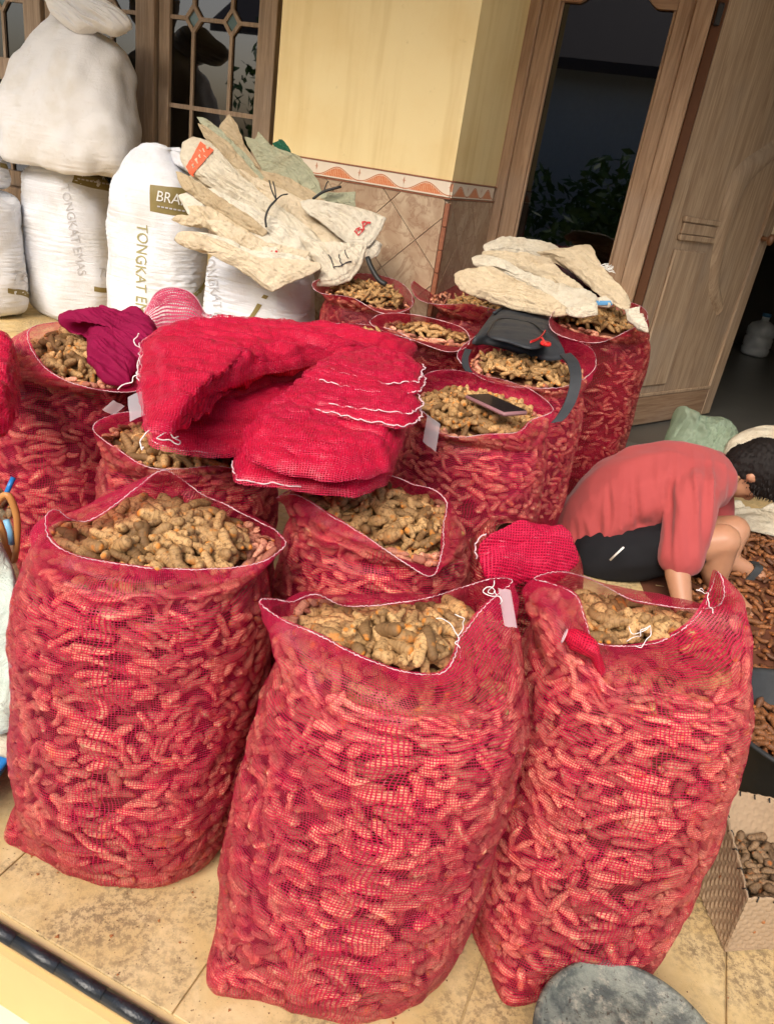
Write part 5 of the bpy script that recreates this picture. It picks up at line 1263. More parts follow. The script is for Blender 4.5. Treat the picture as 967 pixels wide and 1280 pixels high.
oj, sj = old('old white sack end with black marker strokes at the lower right of the bundle', [(560, 560), (640, 590), (760, 590), (835, 600), (815, 680), (770, 745), (700, 765), (625, 768), (650, 710), (600, 640)], 3.24, OLDW, .020, seed=158)
for a, b, c_, d in ((680, 640, 705, 700), (720, 640, 735, 690), (745, 620, 760, 660), (700, 690, 770, 670)):
    s_ = [sj.at(sj.find(200 + (a + (c_ - a) * t) / 3.223, 120 + (b + (d - b) * t) / 3.223 + 1.5 * math.sin(t * 5)), .005) for t in np.linspace(0, 1, 7)]
    v, f = tube(s_, .0022, 5); build('marker_stroke', v, f, PRINT_BLACK, oj)
old('small crumpled sack corner behind the marker-written sack end', [(820, 600), (870, 580), (895, 600), (880, 645), (830, 665)], 3.34, OLDW, .012, seed=159)
old('brownish thin old sack fold below the white roll', [(60, 300), (105, 318), (200, 380), (320, 455), (440, 545), (415, 568), (300, 520), (170, 430), (90, 370)], 3.27, OLDT, .012, seed=160)
old('frayed cream sack fold with a curled left end, under the white roll', [(45, 500), (70, 480), (120, 480), (110, 440), (200, 445), (330, 530), (440, 600), (400, 620), (300, 590), (180, 530), (90, 520)], 3.24, OLD, .012, seed=161)
ok_, sk = old('yellowish old sack with a red SA print near the bottom of the pile', [(180, 500), (260, 500), (380, 570), (480, 610), (600, 625), (590, 650), (500, 665), (430, 672), (330, 620), (230, 560)], 3.20, OLD, .012, seed=162)
sk.patch('print_frame', [(200 + 410 / 3.223, 120 + 610 / 3.223), (200 + 470 / 3.223, 120 + 610 / 3.223), (200 + 492 / 3.223, 120 + 655 / 3.223), (200 + 440 / 3.223, 120 + 668 / 3.223)], OLDW.copy(), ok_, 5, off=.004)
sk.text('SA', (200 + 440 / 3.223, 120 + 655 / 3.223), (200 + 486 / 3.223, 120 + 650 / 3.223), PRINT_RED, ok_, 9, off=.007)
old('flat folded cream sack lying on the striped white sack, lowest of the pile', [(58, 580), (75, 545), (140, 545), (260, 590), (400, 655), (450, 690), (640, 670), (650, 700), (560, 740), (450, 792), (395, 752), (300, 690), (180, 630), (100, 610)], 3.16, OLD, .016, seed=163, fold=(1, 0, -.5))
old('second flat folded cream sack, just above the lowest one', [(100, 545), (180, 550), (300, 590), (420, 650), (580, 650), (600, 672), (480, 700), (430, 700), (330, 650), (180, 590)], 3.18, OLDW, .014, seed=164, fold=(1, 0, -.5))
tb_ = MB(); q = Ly([(468, 418), (440, 450), (425, 490), (428, 528)], Y0=3.23); tb_.tube(spline(q, 16), .0045, 6)
q = Ly([(468, 418), (450, 380), (440, 340)], Y0=3.23); tb_.tube(spline(q, 8), .003, 6); q = Ly([(468, 418), (490, 400), (515, 395)], Y0=3.23); tb_.tube(spline(q, 8), .003, 6)
q = Ly([(468, 418), (462, 370), (455, 345)], Y0=3.23); tb_.tube(spline(q, 8), .003, 6)
tag(tb_.obj('tie_string', CORD_BLACK), 'black twine tied round the middle of the bundle of old sacks', 'string')
tb_ = MB(); q = Ly([(615, 415), (660, 385), (730, 365)], Y0=3.33); tb_.tube(spline(q, 12), .006, 6); q = Ly([(660, 385), (672, 350), (680, 345)], Y0=3.33); tb_.tube(spline(q, 6), .003, 6)
tag(tb_.obj('tie_string', CORD_BLACK), 'black twine tied round the green sack end near the pillar', 'string')
tb_ = MB(); q = Ly([(835, 650), (850, 690), (880, 740), (910, 760)], Y0=3.10); tb_.tube(spline(q, 12), .010, 6)
tag(tb_.obj('black_strap', CORD_BLACK), 'short black strap hanging over turmeric right of the tied bundle', 'strap')

# ------------------------------------------------------------------ cream sacks folded on the back right sack
def Lu(pts, Y0): return np.array([aty(550 + x / 3.581, 280 + y / 3.581, Y0 - 0.0035 * ((280 + y / 3.581) - 350)) for x, y in pts])
GU = 'folded cream sacks on the back right net sack'
def fold_u(label, pts, Y0, m, seed, th=.012, fold=(1, 0, -.45), famp=.006):
    o, s = pillow('folded_sack', Lu(pts, Y0), th, th * .6, m, None, seed, nrm=(0, -.6, .8), fold=fold, famp=famp, ffreq=70, p=5.0, sharp=.6, jag=.005, n=200, rows=60, layers=3, crumple=.005); return tag(o, label, 'sack', GU), s
fold_u('bottom cream folded sack with a rounded left end', [(55, 228), (90, 208), (160, 195), (215, 200), (400, 285), (560, 370), (580, 405), (520, 416), (360, 390), (180, 332), (85, 292)], 2.98, OLD, 171, .028)
fold_u('grey striped folded sack at the back of the cream pile', [(195, 95), (270, 60), (380, 68), (500, 90), (560, 130), (470, 160), (300, 135), (205, 125)], 3.14, OLDW, 172, .02)
fold_u('rolled cream sack second from the top of the pile', [(185, 122), (250, 118), (400, 140), (500, 170), (560, 230), (650, 300), (640, 335), (540, 300), (420, 240), (250, 180), (190, 145)], 3.05, OLD, 173, .024)
fold_u('white folded sack in the middle of the pile', [(142, 152), (175, 138), (260, 165), (400, 235), (520, 275), (600, 330), (690, 318), (705, 350), (620, 375), (540, 385), (400, 300), (260, 220), (155, 188)], 3.00, OLDW, 174, .024)
fold_u('wide cream sack draped down the right side of the pile', [(430, 125), (560, 108), (668, 92), (705, 170), (770, 250), (845, 330), (850, 388), (800, 376), (700, 310), (620, 235), (530, 165)], 3.04, OLD, 175, .02, (1, 0, -.9))
fold_u('short cream fold at the lower right of the pile', [(560, 385), (640, 362), (700, 358), (708, 405), (650, 416), (580, 412)], 2.92, OLDW, 176, .014)
fold_u('small white sack corner hanging over the right side of the back sack', [(825, 385), (885, 372), (908, 420), (928, 485), (890, 470), (840, 430)], 2.93, OLDW, 177, .012)
o_, s_ = fold_u('scrap of sack with a blue print between the cream folds', [(690, 335), (740, 330), (775, 355), (760, 375), (705, 365)], 2.95, OLDW, 178, .010)
s_.patch('blue_print', [(550 + 700 / 3.581, 280 + 345 / 3.581), (550 + 760 / 3.581, 280 + 345 / 3.581), (550 + 765 / 3.581, 280 + 362 / 3.581), (550 + 705 / 3.581, 280 + 362 / 3.581)], PRINT_BLUE, o_, 4, off=.004)
tb_ = MB()
for i in range(26):
    p0 = Lu([(715 + i * 1.6, 185 + i * 1.2)], 3.02)[0]; tb_.tube([p0, p0 + [0.008 + .004 * random.random(), 0, .012 * random.random()], p0 + [0.018 + .012 * random.random(), -.005, .02 * random.random() - .004]], .0010, 4)
tag(tb_.obj('frayed_threads', PRINT_WHITE), 'frayed white threads on the edge of the cream sack pile', 'threads')

# ------------------------------------------------------------------ backpack and phone
Z5 = lambda pts, z: Lz([(550 + q[0] / 3.581, 280 + q[1] / 3.581) + tuple(q[2:]) for q in pts], z)
NYLON = m_plain('dark_grey_nylon', (0.030, 0.033, 0.038), 0.55, 0.35, 0.25, 40, 0.4, 900)
bp = thing('backpack', atz(650, 440, .70), 'flat dark grey backpack with a round red badge lying on a sack of turmeric', 'backpack')
bo, bs = pillow('bag_body', Z5([(140, 535, .70), (170, 485, .72), (240, 400, .74), (300, 380, .745), (430, 405, .745), (492, 438, .745), (520, 500, .74), (548, 565, .73), (560, 600, .715), (480, 612, .705), (380, 590, .70), (290, 560, .695), (200, 540, .695)], .72), .035, .012, NYLON, bp, 181, nrm=(0, -.15, 1), fold=(1, .1, 0), famp=.006, ffreq=18)
pillow('front_pocket', Z5([(215, 480), (270, 430), (400, 450), (455, 500), (470, 545), (400, 560), (300, 530), (225, 510)], .752), .016, .004, NYLON, bp, 182, fold=(1, .1, 0), famp=.004, ffreq=18)
zp = Z5([(200, 500), (262, 425), (400, 440), (470, 490)], .768); v, f = tube(spline(zp, 20), .0022, 6); build('zip', v, f, CORD_BLACK, bp)
v, f = tube(spline(Z5([(240, 398), (300, 372), (380, 372), (430, 398)], .765), 16), .006, 8); build('grab_handle', v, f, NYLON, bp)
def strap(name, pts, w, side, m, parent, th=.004):
    C_ = spline(pts, 30); V = []; side = np.array(side, float); side /= np.linalg.norm(side)
    T = np.gradient(C_, axis=0); T /= np.linalg.norm(T, axis=1)[:, None]; up = np.cross(side, T); up /= np.linalg.norm(up, axis=1)[:, None]
    for i in range(30): V += [C_[i] - side * w / 2 - up[i] * th / 2, C_[i] + side * w / 2 - up[i] * th / 2, C_[i] + side * w / 2 + up[i] * th / 2, C_[i] - side * w / 2 + up[i] * th / 2]
    return build(name, V, [tuple(f) for f in gridF(4, 30, True)] + [(3, 2, 1, 0), (116, 117, 118, 119)], m, parent, False)
sp = [aty(706, 443, 2.36), aty(716, 455, 2.27), aty(719, 475, 2.21), aty(713, 500, 2.17), aty(702, 520, 2.15), aty(694, 528, 2.14)]
strap('shoulder_strap', sp, .036, (.93, .2, .25), NYLON, bp, .006)
strap('side_strap', [atz(585, 437, .73), atz(581, 448, .715), atz(582, 458, .70), atz(586, 465, .69)], .02, (1, 0, 0), NYLON, bp)
RED = m_plain('red_plastic', (0.70, 0.02, 0.02), .4, .5, .05)
ct = Z5([(470, 540)], .765)[0]; v, f = tube([ct, ct + [0, -.001, .008]], [.018, .016], 20); bd = build('badge', v, f, RED, bp)
v, f = tube([ct + [0, -.001, .0085], ct + [0, -.001, .0095]], [.009, .008], 16); build('badge_centre', v, f, m_plain('dark_red', (.35, .01, .01), .4), bd)
strap('ribbon', Z5([(470, 478), (450, 505), (425, 520), (404, 527)], .772), .007, (0, .3, 1), RED, bp, .002)
strap('ribbon', Z5([(470, 540), (462, 520), (452, 507)], .775), .006, (1, 0, 0), RED, bp, .002)

pc_ = atz(619, 506, .705); pd = atz(656, 520, .71) - atz(583, 487, .70); pd /= np.linalg.norm(pd); pw_ = np.cross((0, 0, 1), pd); pw_ /= np.linalg.norm(pw_); tilt = .02
pw_ = pw_ * math.cos(tilt) + np.array([0, 0, 1]) * math.sin(tilt); pn = np.cross(pd, pw_); PM = np.stack([pd, pw_, pn], 1)
ph = thing('mobile_phone', pc_, 'black mobile phone with a dusky pink edge lying on turmeric', 'phone')
b = MB().box(pc_, (.158, .076, .011), PM, ch=.004); b.obj('case', m_plain('dusky_pink_case', (.27, .13, .14), .35, .5, .05), ph)
def m_screen():
    m, nt, ns, lk, P = mat('phone_screen'); P.inputs['Base Color'].default_value = (.02, .013, .012, 1); P.inputs['Roughness'].default_value = .08; return m
b = MB().box(pc_ + pn * .0058, (.148, .068, .0015), PM); b.obj('screen', m_screen(), ph, False)

# ------------------------------------------------------------------ left edge
lh = Heap(); r_ = atz(0, 600, .30); cx0, cy0 = atz(-25, 600, .30)[:2]
bk = thing('crate', (cx0, cy0, 0), 'low dark sack of muddy turmeric cut by the left edge', 'sack')
Pc, Nc, svc = ring_surface([(0.003, cx0, cy0, .12, .16), (.05, cx0, cy0, .18, .22), (.15, cx0, cy0, .20, .24), (.27, cx0, cy0, .185, .22), (.30, cx0, cy0, .165, .20), (.305, cx0, cy0, .14, .17)], 60, 24, seed=5)
build('sack_body', Pc.reshape(-1, 3), gridF(61, 24), OLDT, bk, uv=np.zeros((61 * 24, 2)))
T = scatter_top(lambda x, y: ((x - cx0) / .19) ** 2 + ((y - cy0) / .23) ** 2 < 1, lambda x, y: .31 + .10 * (1 - ((x - cx0) / .19) ** 2 - ((y - cy0) / .23) ** 2), cx0 - .2, cx0 + .2, cy0 - .25, cy0 + .25, 3, seed=5, tries=900)
heap_add(lh, T, 5, 8, 7); o = lh.obj('muddy_turmeric', RHIZ_DARK); o['kind'] = 'stuff'
pale = m_oldcloth('pale_green_sacking', (0.56, 0.64, 0.56), amt=.2)
p_, _ = pillow('cloth_sack', np.array([aty(*q) for q in ((-60, 660, 1.22), (-20, 650, 1.25), (8, 690, 1.22), (24, 740, 1.16), (26, 830, 1.08), (22, 900, 1.04), (10, 915, 1.02), (-30, 920, 1.02), (-70, 900, 1.04))]), .05, .05, pale, None, 191, nrm=(.5, -.8, .3), fold=(.2, 0, 1), famp=.02, ffreq=16); tag(p_, 'pale green woven sack at the left edge beside the front left sack', 'sack')
p_, _ = pillow('cloth_sack', np.array([aty(*q) for q in ((-60, 880, 1.12), (-10, 895, 1.08), (18, 920, 1.04), (24, 938, 1.02), (10, 948, 1.0), (-30, 935, 1.02), (-70, 930, 1.04))]), .03, .03, OLDW, None, 192, nrm=(.3, -.6, .7), fold=(1, 0, -.4), famp=.015); tag(p_, 'dirty white cloth folded under the pale green sack', 'cloth')
BLUE = m_plain('blue_plastic', (0.02, 0.20, 0.55), .35, .5, .1, 8)
bc = np.array([-0.80, 1.00, 0.0]); bb = thing('basin', bc, 'blue plastic basin cut by the left edge', 'basin')
prof = [(.10, .004), (.13, .004), (.155, .06), (.17, .115), (.185, .12), (.187, .112), (.176, .108), (.16, .06), (.135, .012), (.10, .010)]
V = np.array([(bc[0] + r * math.cos(a), bc[1] + r * math.sin(a), z) for r, z in prof for a in np.linspace(0, 2 * math.pi, 48, endpoint=False)])
build('basin_body', V, [tuple(f) for f in gridF(48, len(prof), True)] + [tuple(range(48))[::-1], tuple(range(9 * 48, 480))], BLUE, bb)
ORW = m_plain('orange_varnished_wood', (0.55, 0.24, 0.07), .4, .4, .2, 30)
th = thing('tool_handle', aty(12, 660, 1.28), 'orange wooden tool handle with a blue tip standing at the left edge', 'tool')
hp_ = [aty(x, y, 1.28) for x, y in ((-8, 640), (8, 618), (20, 640), (22, 668), (18, 700), (10, 690), (2, 660))]
v, f = tube(spline(hp_, 40, True), .007, 8, True); build('grip', v, f, ORW, th)
v, f = tube([aty(8, 618, 1.28), aty(13, 606, 1.29), aty(17, 597, 1.30)], .005, 8); build('blue_tip', v, f, BLUE, th)
v, f = tube([aty(8, 650, 1.272), aty(13, 665, 1.272), aty(15, 680, 1.272)], .006, 8); build('label_strip', v, f, m_plain('light_blue', (.2, .45, .65), .4), th)

# ------------------------------------------------------------------ right edge: heap, tubs, basket
hw_ = Heap()
def heapz(x, y): return .02 + .07 * math.exp(-((x - 1.55) / .35) ** 2 - ((y - 2.1) / .5) ** 2) + .012 * math.sin(x * 23) * math.cos(y * 19)
poly_in = lambda x, y: (0.95 + .12 * (y - 1.7) < x < 2.3) and 1.52 < y < 3.05
T = scatter_top(poly_in, heapz, .9, 2.3, 1.5, 3.1, 2, .03, .06, .006, .010, .026, 7, .25, 3800)
heap_add(hw_, T, 7, 7, 6); o = hw_.obj('turmeric_heap', RHIZ_WET); o['kind'] = 'stuff'; o['label'] = 'wet orange-brown turmeric spread on the floor beside the crouching person'
xx, yy = np.meshgrid(np.linspace(.85, 2.4, 60), np.linspace(1.42, 3.15, 60)); zz = np.array([[heapz(a, b_) for a, b_ in zip(ra, rb_)] for ra, rb_ in zip(xx, yy)]) - .014
ed = np.clip(np.minimum.reduce([(xx - .85 - .1 * (yy - 1.7)) / .12, (2.4 - xx) / .1, (yy - 1.42) / .1, (3.15 - yy) / .1]), 0, 1); zz = zz * ed - .002 * (1 - ed) + .003 * sn(np.stack([xx, yy, xx * 0], -1), 30, 3, 2) * ed
o = build('soil_layer', np.stack([xx, yy, zz], -1).reshape(-1, 3), gridF(60, 60), SOIL_GAP); o['kind'] = 'stuff'
def tub(name, label, c, R0, R1, h, m, cat='tub', wall=.006, inv=False, group=None):
    t = thing(name, c, label, cat, group)
    prof = [(.0, .0), (R0, .0), (R0 + .006, .006), (R1, h - .012), (R1 + .010, h - .008), (R1 + .012, h), (R1 + .004, h + .002), (R1 - wall, h - .006), (R0 - wall, .012), (0.0, .010)]
    prof = [(max(r, .0005), (z if not inv else h - z)) for r, z in prof]
    V = []
    for r, z in prof:
        for a in np.linspace(0, 2 * math.pi, 64, endpoint=False): V.append((c[0] + r * math.cos(a) * (1 + .01 * math.sin(3 * a)), c[1] + r * math.sin(a), c[2] + z + .002 * math.sin(2 * a)))
    build('tub_body', V, gridF(64, len(prof), True), m, t); return t
tc = atz(1010, 905, .17); tub('tub', 'black rubber tub of turmeric at the right edge behind the basket', (tc[0], tc[1], 0.0), .165, .20, .17, RUBBER)
h2 = Heap(); T = scatter_top(lambda x, y: (x - tc[0]) ** 2 + (y - tc[1]) ** 2 < .165 ** 2, lambda x, y: .085, tc[0] - .17, tc[0] + .17, tc[1] - .17, tc[1] + .17, 2, seed=9, tries=500)
heap_add(h2, T, 9, 8, 7); o = h2.obj('tub_turmeric', RHIZ_WET); o['kind'] = 'stuff'
# overturned round tub in front
def m_oldrub():
    m, nt, ns, lk, P = mat('mottled_grey_rubber'); p = pos(nt)
    c = mixc(nt, smooth(nt, noise(nt, p, 28, 5, .7), .38, .62), (.065, .072, .062), (.20, .21, .165))
    c = mixc(nt, math_(nt, 'MULTIPLY', smooth(nt, noise(nt, p, 60, 5, .75), .52, .68), .7), c, (.36, .33, .25))
    c = mixc(nt, smooth(nt, noise(nt, p, 110, 3, .6), .60, .68), c, (.06, .05, .035))
    lk.new(c, P.inputs['Base Color']); P.inputs['Roughness'].default_value = .45; lk.new(bump(nt, noise(nt, p, 70, 5, .7), .6, .004), P.inputs['Normal']); return m
oc = atz(792, 1322, .12); ot = thing('overturned_tub', (oc[0], oc[1], 0), 'overturned round grey rubber tub with a mottled dirty base, nearest at the bottom', 'tub')
prof = [(.132, .0), (.138, .008), (.136, .016), (.139, .096), (.143, .110), (.144, .118), (.140, .122), (.134, .120), (.129, .110), (.06, .106), (.001, .105)]
V = [(oc[0] + r * math.cos(a), oc[1] + r * math.sin(a), z) for r, z in prof for a in np.linspace(0, 2 * math.pi, 72, endpoint=False)]
build('tub_body', V, gridF(72, len(prof), True), m_oldrub(), ot)

# woven basket: four sides of interlaced strips
STRAW = m_plain('pale_woven_straw', (.38, .27, .17), .75, .15, .18, 25, .3, 300)
bs_ = thing('woven_basket', (.84, 1.02, 0), 'square pale woven straw basket of turmeric at the right edge', 'basket')
bt_ = [atz(866, 1096, 0.005), atz(905, 1190, 0.005), atz(1010, 1182, 0.005), atz(985, 1085, 0.005)]
tp_ = [atz(884, 1050, 0.135), atz(934, 1122, 0.135), atz(1060, 1130, 0.135), atz(1010, 1010, 0.17)]
tp_[0] = atz(900, 985, 0.15); 
def wall_grid(a0_, a1_, b0_, b1_, nu_, nv_):
    u = np.linspace(0, 1, nu_ * 5 + 1); v = np.linspace(0, 1, nv_ * 5 + 1); U, Vv = np.meshgrid(u, v)
    G = (a0_ * (1 - U[..., None]) + a1_ * U[..., None]) * (1 - Vv[..., None]) + (b0_ * (1 - U[..., None]) + b1_ * U[..., None]) * Vv[..., None]
    n_ = np.cross(a1_ - a0_, b0_ - a0_); n_ /= np.linalg.norm(n_)
    ck = (np.floor(U * nu_ - 1e-6) + np.floor(Vv * nv_ - 1e-6)) % 2; w = np.where(ck > 0, np.abs(np.sin(U * nu_ * math.pi)), -.2 + .6 * np.abs(np.sin(Vv * nv_ * math.pi)))
    return G + n_ * (.0022 * w + .004 * sn(G, 12, 3))[..., None], n_
for i in range(4):
    a, b_, c_, d_ = bt_[i], bt_[(i + 1) % 4], tp_[i], tp_[(i + 1) % 4]
    G, n_ = wall_grid(a, b_, c_, d_, 16, 12); H_ = G - n_ * .0035; nu_, nv_ = G.shape[1], G.shape[0]
    V = np.concatenate([G.reshape(-1, 3), H_.reshape(-1, 3)]); F = [tuple(f) for f in gridF(nu_, nv_)] + [tuple(x + nu_ * nv_ for x in f[::-1]) for f in gridF(nu_, nv_)]
    o1 = (nv_ - 1) * nu_; F += [(o1 + j, o1 + j + 1, o1 + j + 1 + nu_ * nv_, o1 + j + nu_ * nv_) for j in range(nu_ - 1)]
    wo = build('woven_side', V, F, STRAW, bs_)
    for k in range(6):
        t = (k + .5) / 6; p0 = c_ * (1 - t) + d_ * t; st = np.array([0, 0, .006]); e_ = (d_ - c_) / np.linalg.norm(d_ - c_) * .004
        v, f = tube([p0 - st + n_ * .004, p0 + [0, 0, .002] + e_, p0 - st * .7 - n_ * .007 + e_ * 1.5], .0014, 5); build('black_stitch', v, f, CORD_BLACK, wo)
build('basket_base', [bt_[0], bt_[1], bt_[2], bt_[3]] + [q + np.array([0, 0, .004]) for q in bt_], [(3, 2, 1, 0), (4, 5, 6, 7), (0, 1, 5, 4), (1, 2, 6, 5), (2, 3, 7, 6), (3, 0, 4, 7)], STRAW, bs_, False)
bq = [(b_ * .45 + t_ * .55) for b_, t_ in zip(bt_, tp_)]; bcn = np.mean(bq, 0)
def inq(x, y):
    for i in range(4):
        a, b_ = bq[i] + (bcn - bq[i]) * .10, bq[(i + 1) % 4] + (bcn - bq[(i + 1) % 4]) * .10
        if (b_[0] - a[0]) * (y - a[1]) - (b_[1] - a[1]) * (x - a[0]) < 0: return False
    return True
h3 = Heap(); xs3 = [q[0] for q in bq]; ys3 = [q[1] for q in bq]
T = scatter_top(inq, lambda x, y: .075 + .012 * math.sin(x * 40), min(xs3), max(xs3), min(ys3), max(ys3), 3, .018, .036, .0055, .0085, .015, 13, .4, 1500)
if len(T): heap_add(h3, T, 13, 8, 7); o = h3.obj('basket_turmeric', RHIZ_DARK); o['kind'] = 'stuff'

# green plastic bag by the door, white sack behind the person
def m_plasticbag():
    m, nt, ns, lk, P = mat('thin_green_plastic'); p = pos(nt)
    d = N(nt, 'ShaderNodeBsdfPrincipled', {'Base Color': (.42, .52, .38, 1), 'Roughness': .3}); t = N(nt, 'ShaderNodeBsdfTransparent', {'Color': (.8, .9, .78, 1)})
    mx = N(nt, 'ShaderNodeMixShader', {0: .55, 1: t.outputs[0], 2: d.outputs[0]}); lk.new(bump(nt, noise(nt, p, 35, 5, .7, 2), .8, .01), d.inputs['Normal'])
    lk.new(mx.outputs[0], ns['Material Output'].inputs[0]); return m
g_, _ = pillow('plastic_bag', np.array([aty(*q) for q in ((832, 555, 3.25), (838, 530, 3.3), (848, 508, 3.3), (875, 520, 3.3), (905, 524, 3.3), (920, 545, 3.25), (925, 575, 3.2), (900, 600, 3.1), (850, 600, 3.1))]), .09, .09, m_plasticbag(), None, 201, nrm=(0, -.8, .5), fold=(.3, 0, 1), famp=.014, ffreq=70, crumple=.012, n=160, rows=40); tag(g_, 'crumpled translucent green plastic bag on the floor by the open door', 'plastic bag')
g_, _ = pillow('floor_sack', np.array([atz(*q) for q in ((890, 640, .05), (905, 628, .06), (935, 640, .06), (985, 632, .05), (1010, 660, .04), (985, 672, .04), (940, 664, .05), (910, 655, .05))]), .03, .01, OLDW, None, 203, fold=(1, .2, 0), famp=.02); tag(g_, 'dirty white sack lying on the floor beyond the crouching person', 'sack')
g_, _ = pillow('floor_sack', np.array([aty(*q) for q in ((905, 560, 3.1), (925, 540, 3.12), (960, 532, 3.15), (1000, 540, 3.15), (1010, 570, 3.1), (960, 590, 3.05), (915, 590, 3.0))]), .05, .04, OLDW, None, 204, nrm=(0, -.7, .7), famp=.02); tag(g_, 'white sack behind the head of the crouching person', 'sack')
# ------------------------------------------------------------------ crouching person
def blob(parts, voxel=.008, smooth_it=6, disp=None):
    """tapered limbs and ellipsoids fused into one continuous skin"""
    bm = bmesh.new()
    for pt in parts:
        if pt[0] == 'c':
            pts, rad, sq = pt[1], pt[2], (pt[3] if len(pt) > 3 else None); n = max(10, len(pts) * 6)
            C_ = spline(pts, n) if len(pts) > 2 else np.linspace(pts[0], pts[1], n); rr = np.interp(np.linspace(0, 1, n), np.linspace(0, 1, len(rad)), rad)
            for p, r in zip(C_, rr):
                M = Matrix.Translation(Vector(p)) @ (sq if sq is not None else Matrix.Identity(4)) @ Matrix.Scale(r, 4)
                bmesh.ops.create_icosphere(bm, subdivisions=2, radius=1, matrix=M)
        else:
            p, s, M3 = pt[1], pt[2], pt[3] if len(pt) > 3 else Matrix.Identity(3)
            M = Matrix.Translation(Vector(p)) @ M3.to_4x4() @ Matrix.Diagonal((*s, 1)); bmesh.ops.create_icosphere(bm, subdivisions=3, radius=1, matrix=M)
    me = bpy.data.meshes.new('tmp'); bm.to_mesh(me); bm.free(); ob = bpy.data.objects.new('tmp', me); COL.objects.link(ob)
    md = ob.modifiers.new('r', 'REMESH'); md.mode = 'VOXEL'; md.voxel_size = voxel
    ms = ob.modifiers.new('s', 'SMOOTH'); ms.factor = .6; ms.iterations = smooth_it
    dg = bpy.context.evaluated_depsgraph_get(); ev = ob.evaluated_get(dg); m2 = bpy.data.meshes.new_from_object(ev)
    V = np.empty(len(m2.vertices) * 3, np.float32); m2.vertices.foreach_get('co', V); V = V.reshape(-1, 3).astype(float)
    Nn = np.empty(len(m2.vertices) * 3, np.float32); m2.vertices.foreach_get('normal', Nn); Nn = Nn.reshape(-1, 3)
    F = [tuple(p.vertices) for p in m2.polygons]; bpy.data.objects.remove(ob); bpy.data.meshes.remove(me); bpy.data.meshes.remove(m2)
    return V, Nn, F
A_ = lambda x, y, Y: aty(x, y, Y)
pr = thing('person', (0.95, 2.5, 0), 'person in a salmon T-shirt and black shorts crouching over turmeric, seen from behind', 'person')
hipC = A_(725, 688, 2.52); w1 = A_(742, 656, 2.52); w2 = A_(785, 617, 2.52); w3 = A_(838, 602, 2.52); sh = A_(878, 600, 2.52); nk = A_(906, 592, 2.53); hd_ = A_(940, 590, 2.53)
shR = A_(868, 618, 2.37); shL = A_(885, 590, 2.70); elR = A_(846, 715, 2.20); wrR = A_(856, 778, 2.08); haR = A_(885, 790, 2.00)
elL = A_(898, 690, 2.62); wrL = A_(900, 745, 2.42)
hipR = A_(748, 695, 2.40); hipL = A_(760, 680, 2.64); knR = A_(902, 676, 2.30); anR = A_(882, 752, 2.33); knL = A_(915, 664, 2.52); anL = atz(906, 700, .085); toL = atz(940, 716, .050)
# facing direction of the bowed head: down and to the right
hx_ = Vector((.35, -.10, -.93)).normalized(); hy_ = Vector((.92, -.12, .38)); hy_ = (hy_ - hx_ * hy_.dot(hx_)).normalized(); hz_ = hx_.cross(hy_)
HM = Matrix((hx_, hz_, hy_)).transposed()           # columns: face, side, crown
def hp3(a, b, c): return np.array(Vector(hd_) + HM @ Vector((a, b, c)))
foot = lambda an, to: [('c', [an, an * .4 + to * .6 + [0, 0, .004], to], [.034, .032, .024]), ('s', to, (.05, .035, .02))]
def toes(to, d):
    d = d / np.linalg.norm(d); s_ = np.cross(d, (0, 0, 1)); out = []
    for k, (o_, L_, r_) in enumerate(((.028, .05, .013), (.010, .048, .009), (-.005, .043, .0085), (-.018, .037, .008), (-.030, .030, .008))):
        out.append(('c', [to + s_ * o_ + d * .02, to + s_ * o_ * 1.1 + d * L_ * 1.3 - [0, 0, .006]], [r_, r_ * .85]))
    return out
body = [('c', [hipC, w1, w2, w3, sh], [.115, .115, .12, .13, .10]), ('c', [sh, nk, hd_], [.07, .052, .06]),
        ('c', [sh, shR], [.085, .062]), ('c', [sh, shL], [.085, .062]),
        ('c', [shR, elR * .5 + shR * .5, elR], [.060, .052, .043]), ('c', [elR, wrR], [.043, .027]),
        ('c', [shL, elL], [.06, .042]), ('c', [elL, wrL], [.042, .026]),
        ('c', [hipR, knR * .5 + hipR * .5, knR], [.10, .082, .062]), ('c', [knR, anR * .4 + knR * .6, anR], [.058, .055, .035]),
        ('c', [hipL, knL * .5 + hipL * .5, knL], [.10, .082, .062]), ('c', [knL, anL * .4 + knL * .6, anL], [.055, .052, .036])]
toR = anR + np.array([.06, -.15, -.02]); toR[2] = max(toR[2], .035); anR[2] = max(anR[2], .05)
body += foot(anL, toL) + toes(toL, toL - anL) + foot(anR, toR) + toes(toR, toR - anR)
# head
body += [('s', hp3(0, 0, .012), (.088, .074, .096), HM), ('s', hp3(.030, 0, -.045), (.055, .055, .055), HM), ('s', hp3(.062, 0, -.082), (.026, .026, .020), HM),
         ('s', hp3(.090, 0, -.020), (.018, .012, .020), HM), ('s', hp3(.082, 0, .010), (.012, .010, .02), HM), ('s', hp3(.079, 0, -.052), (.013, .024, .008), HM), ('s', hp3(.073, 0, .028), (.02, .05, .012), HM)]
for sg in (1, -1): body += [('s', hp3(-.006, .076 * sg, -.010), (.020, .009, .030), HM), ('s', hp3(.062, .035 * sg, -.018), (.018, .018, .014), HM)]
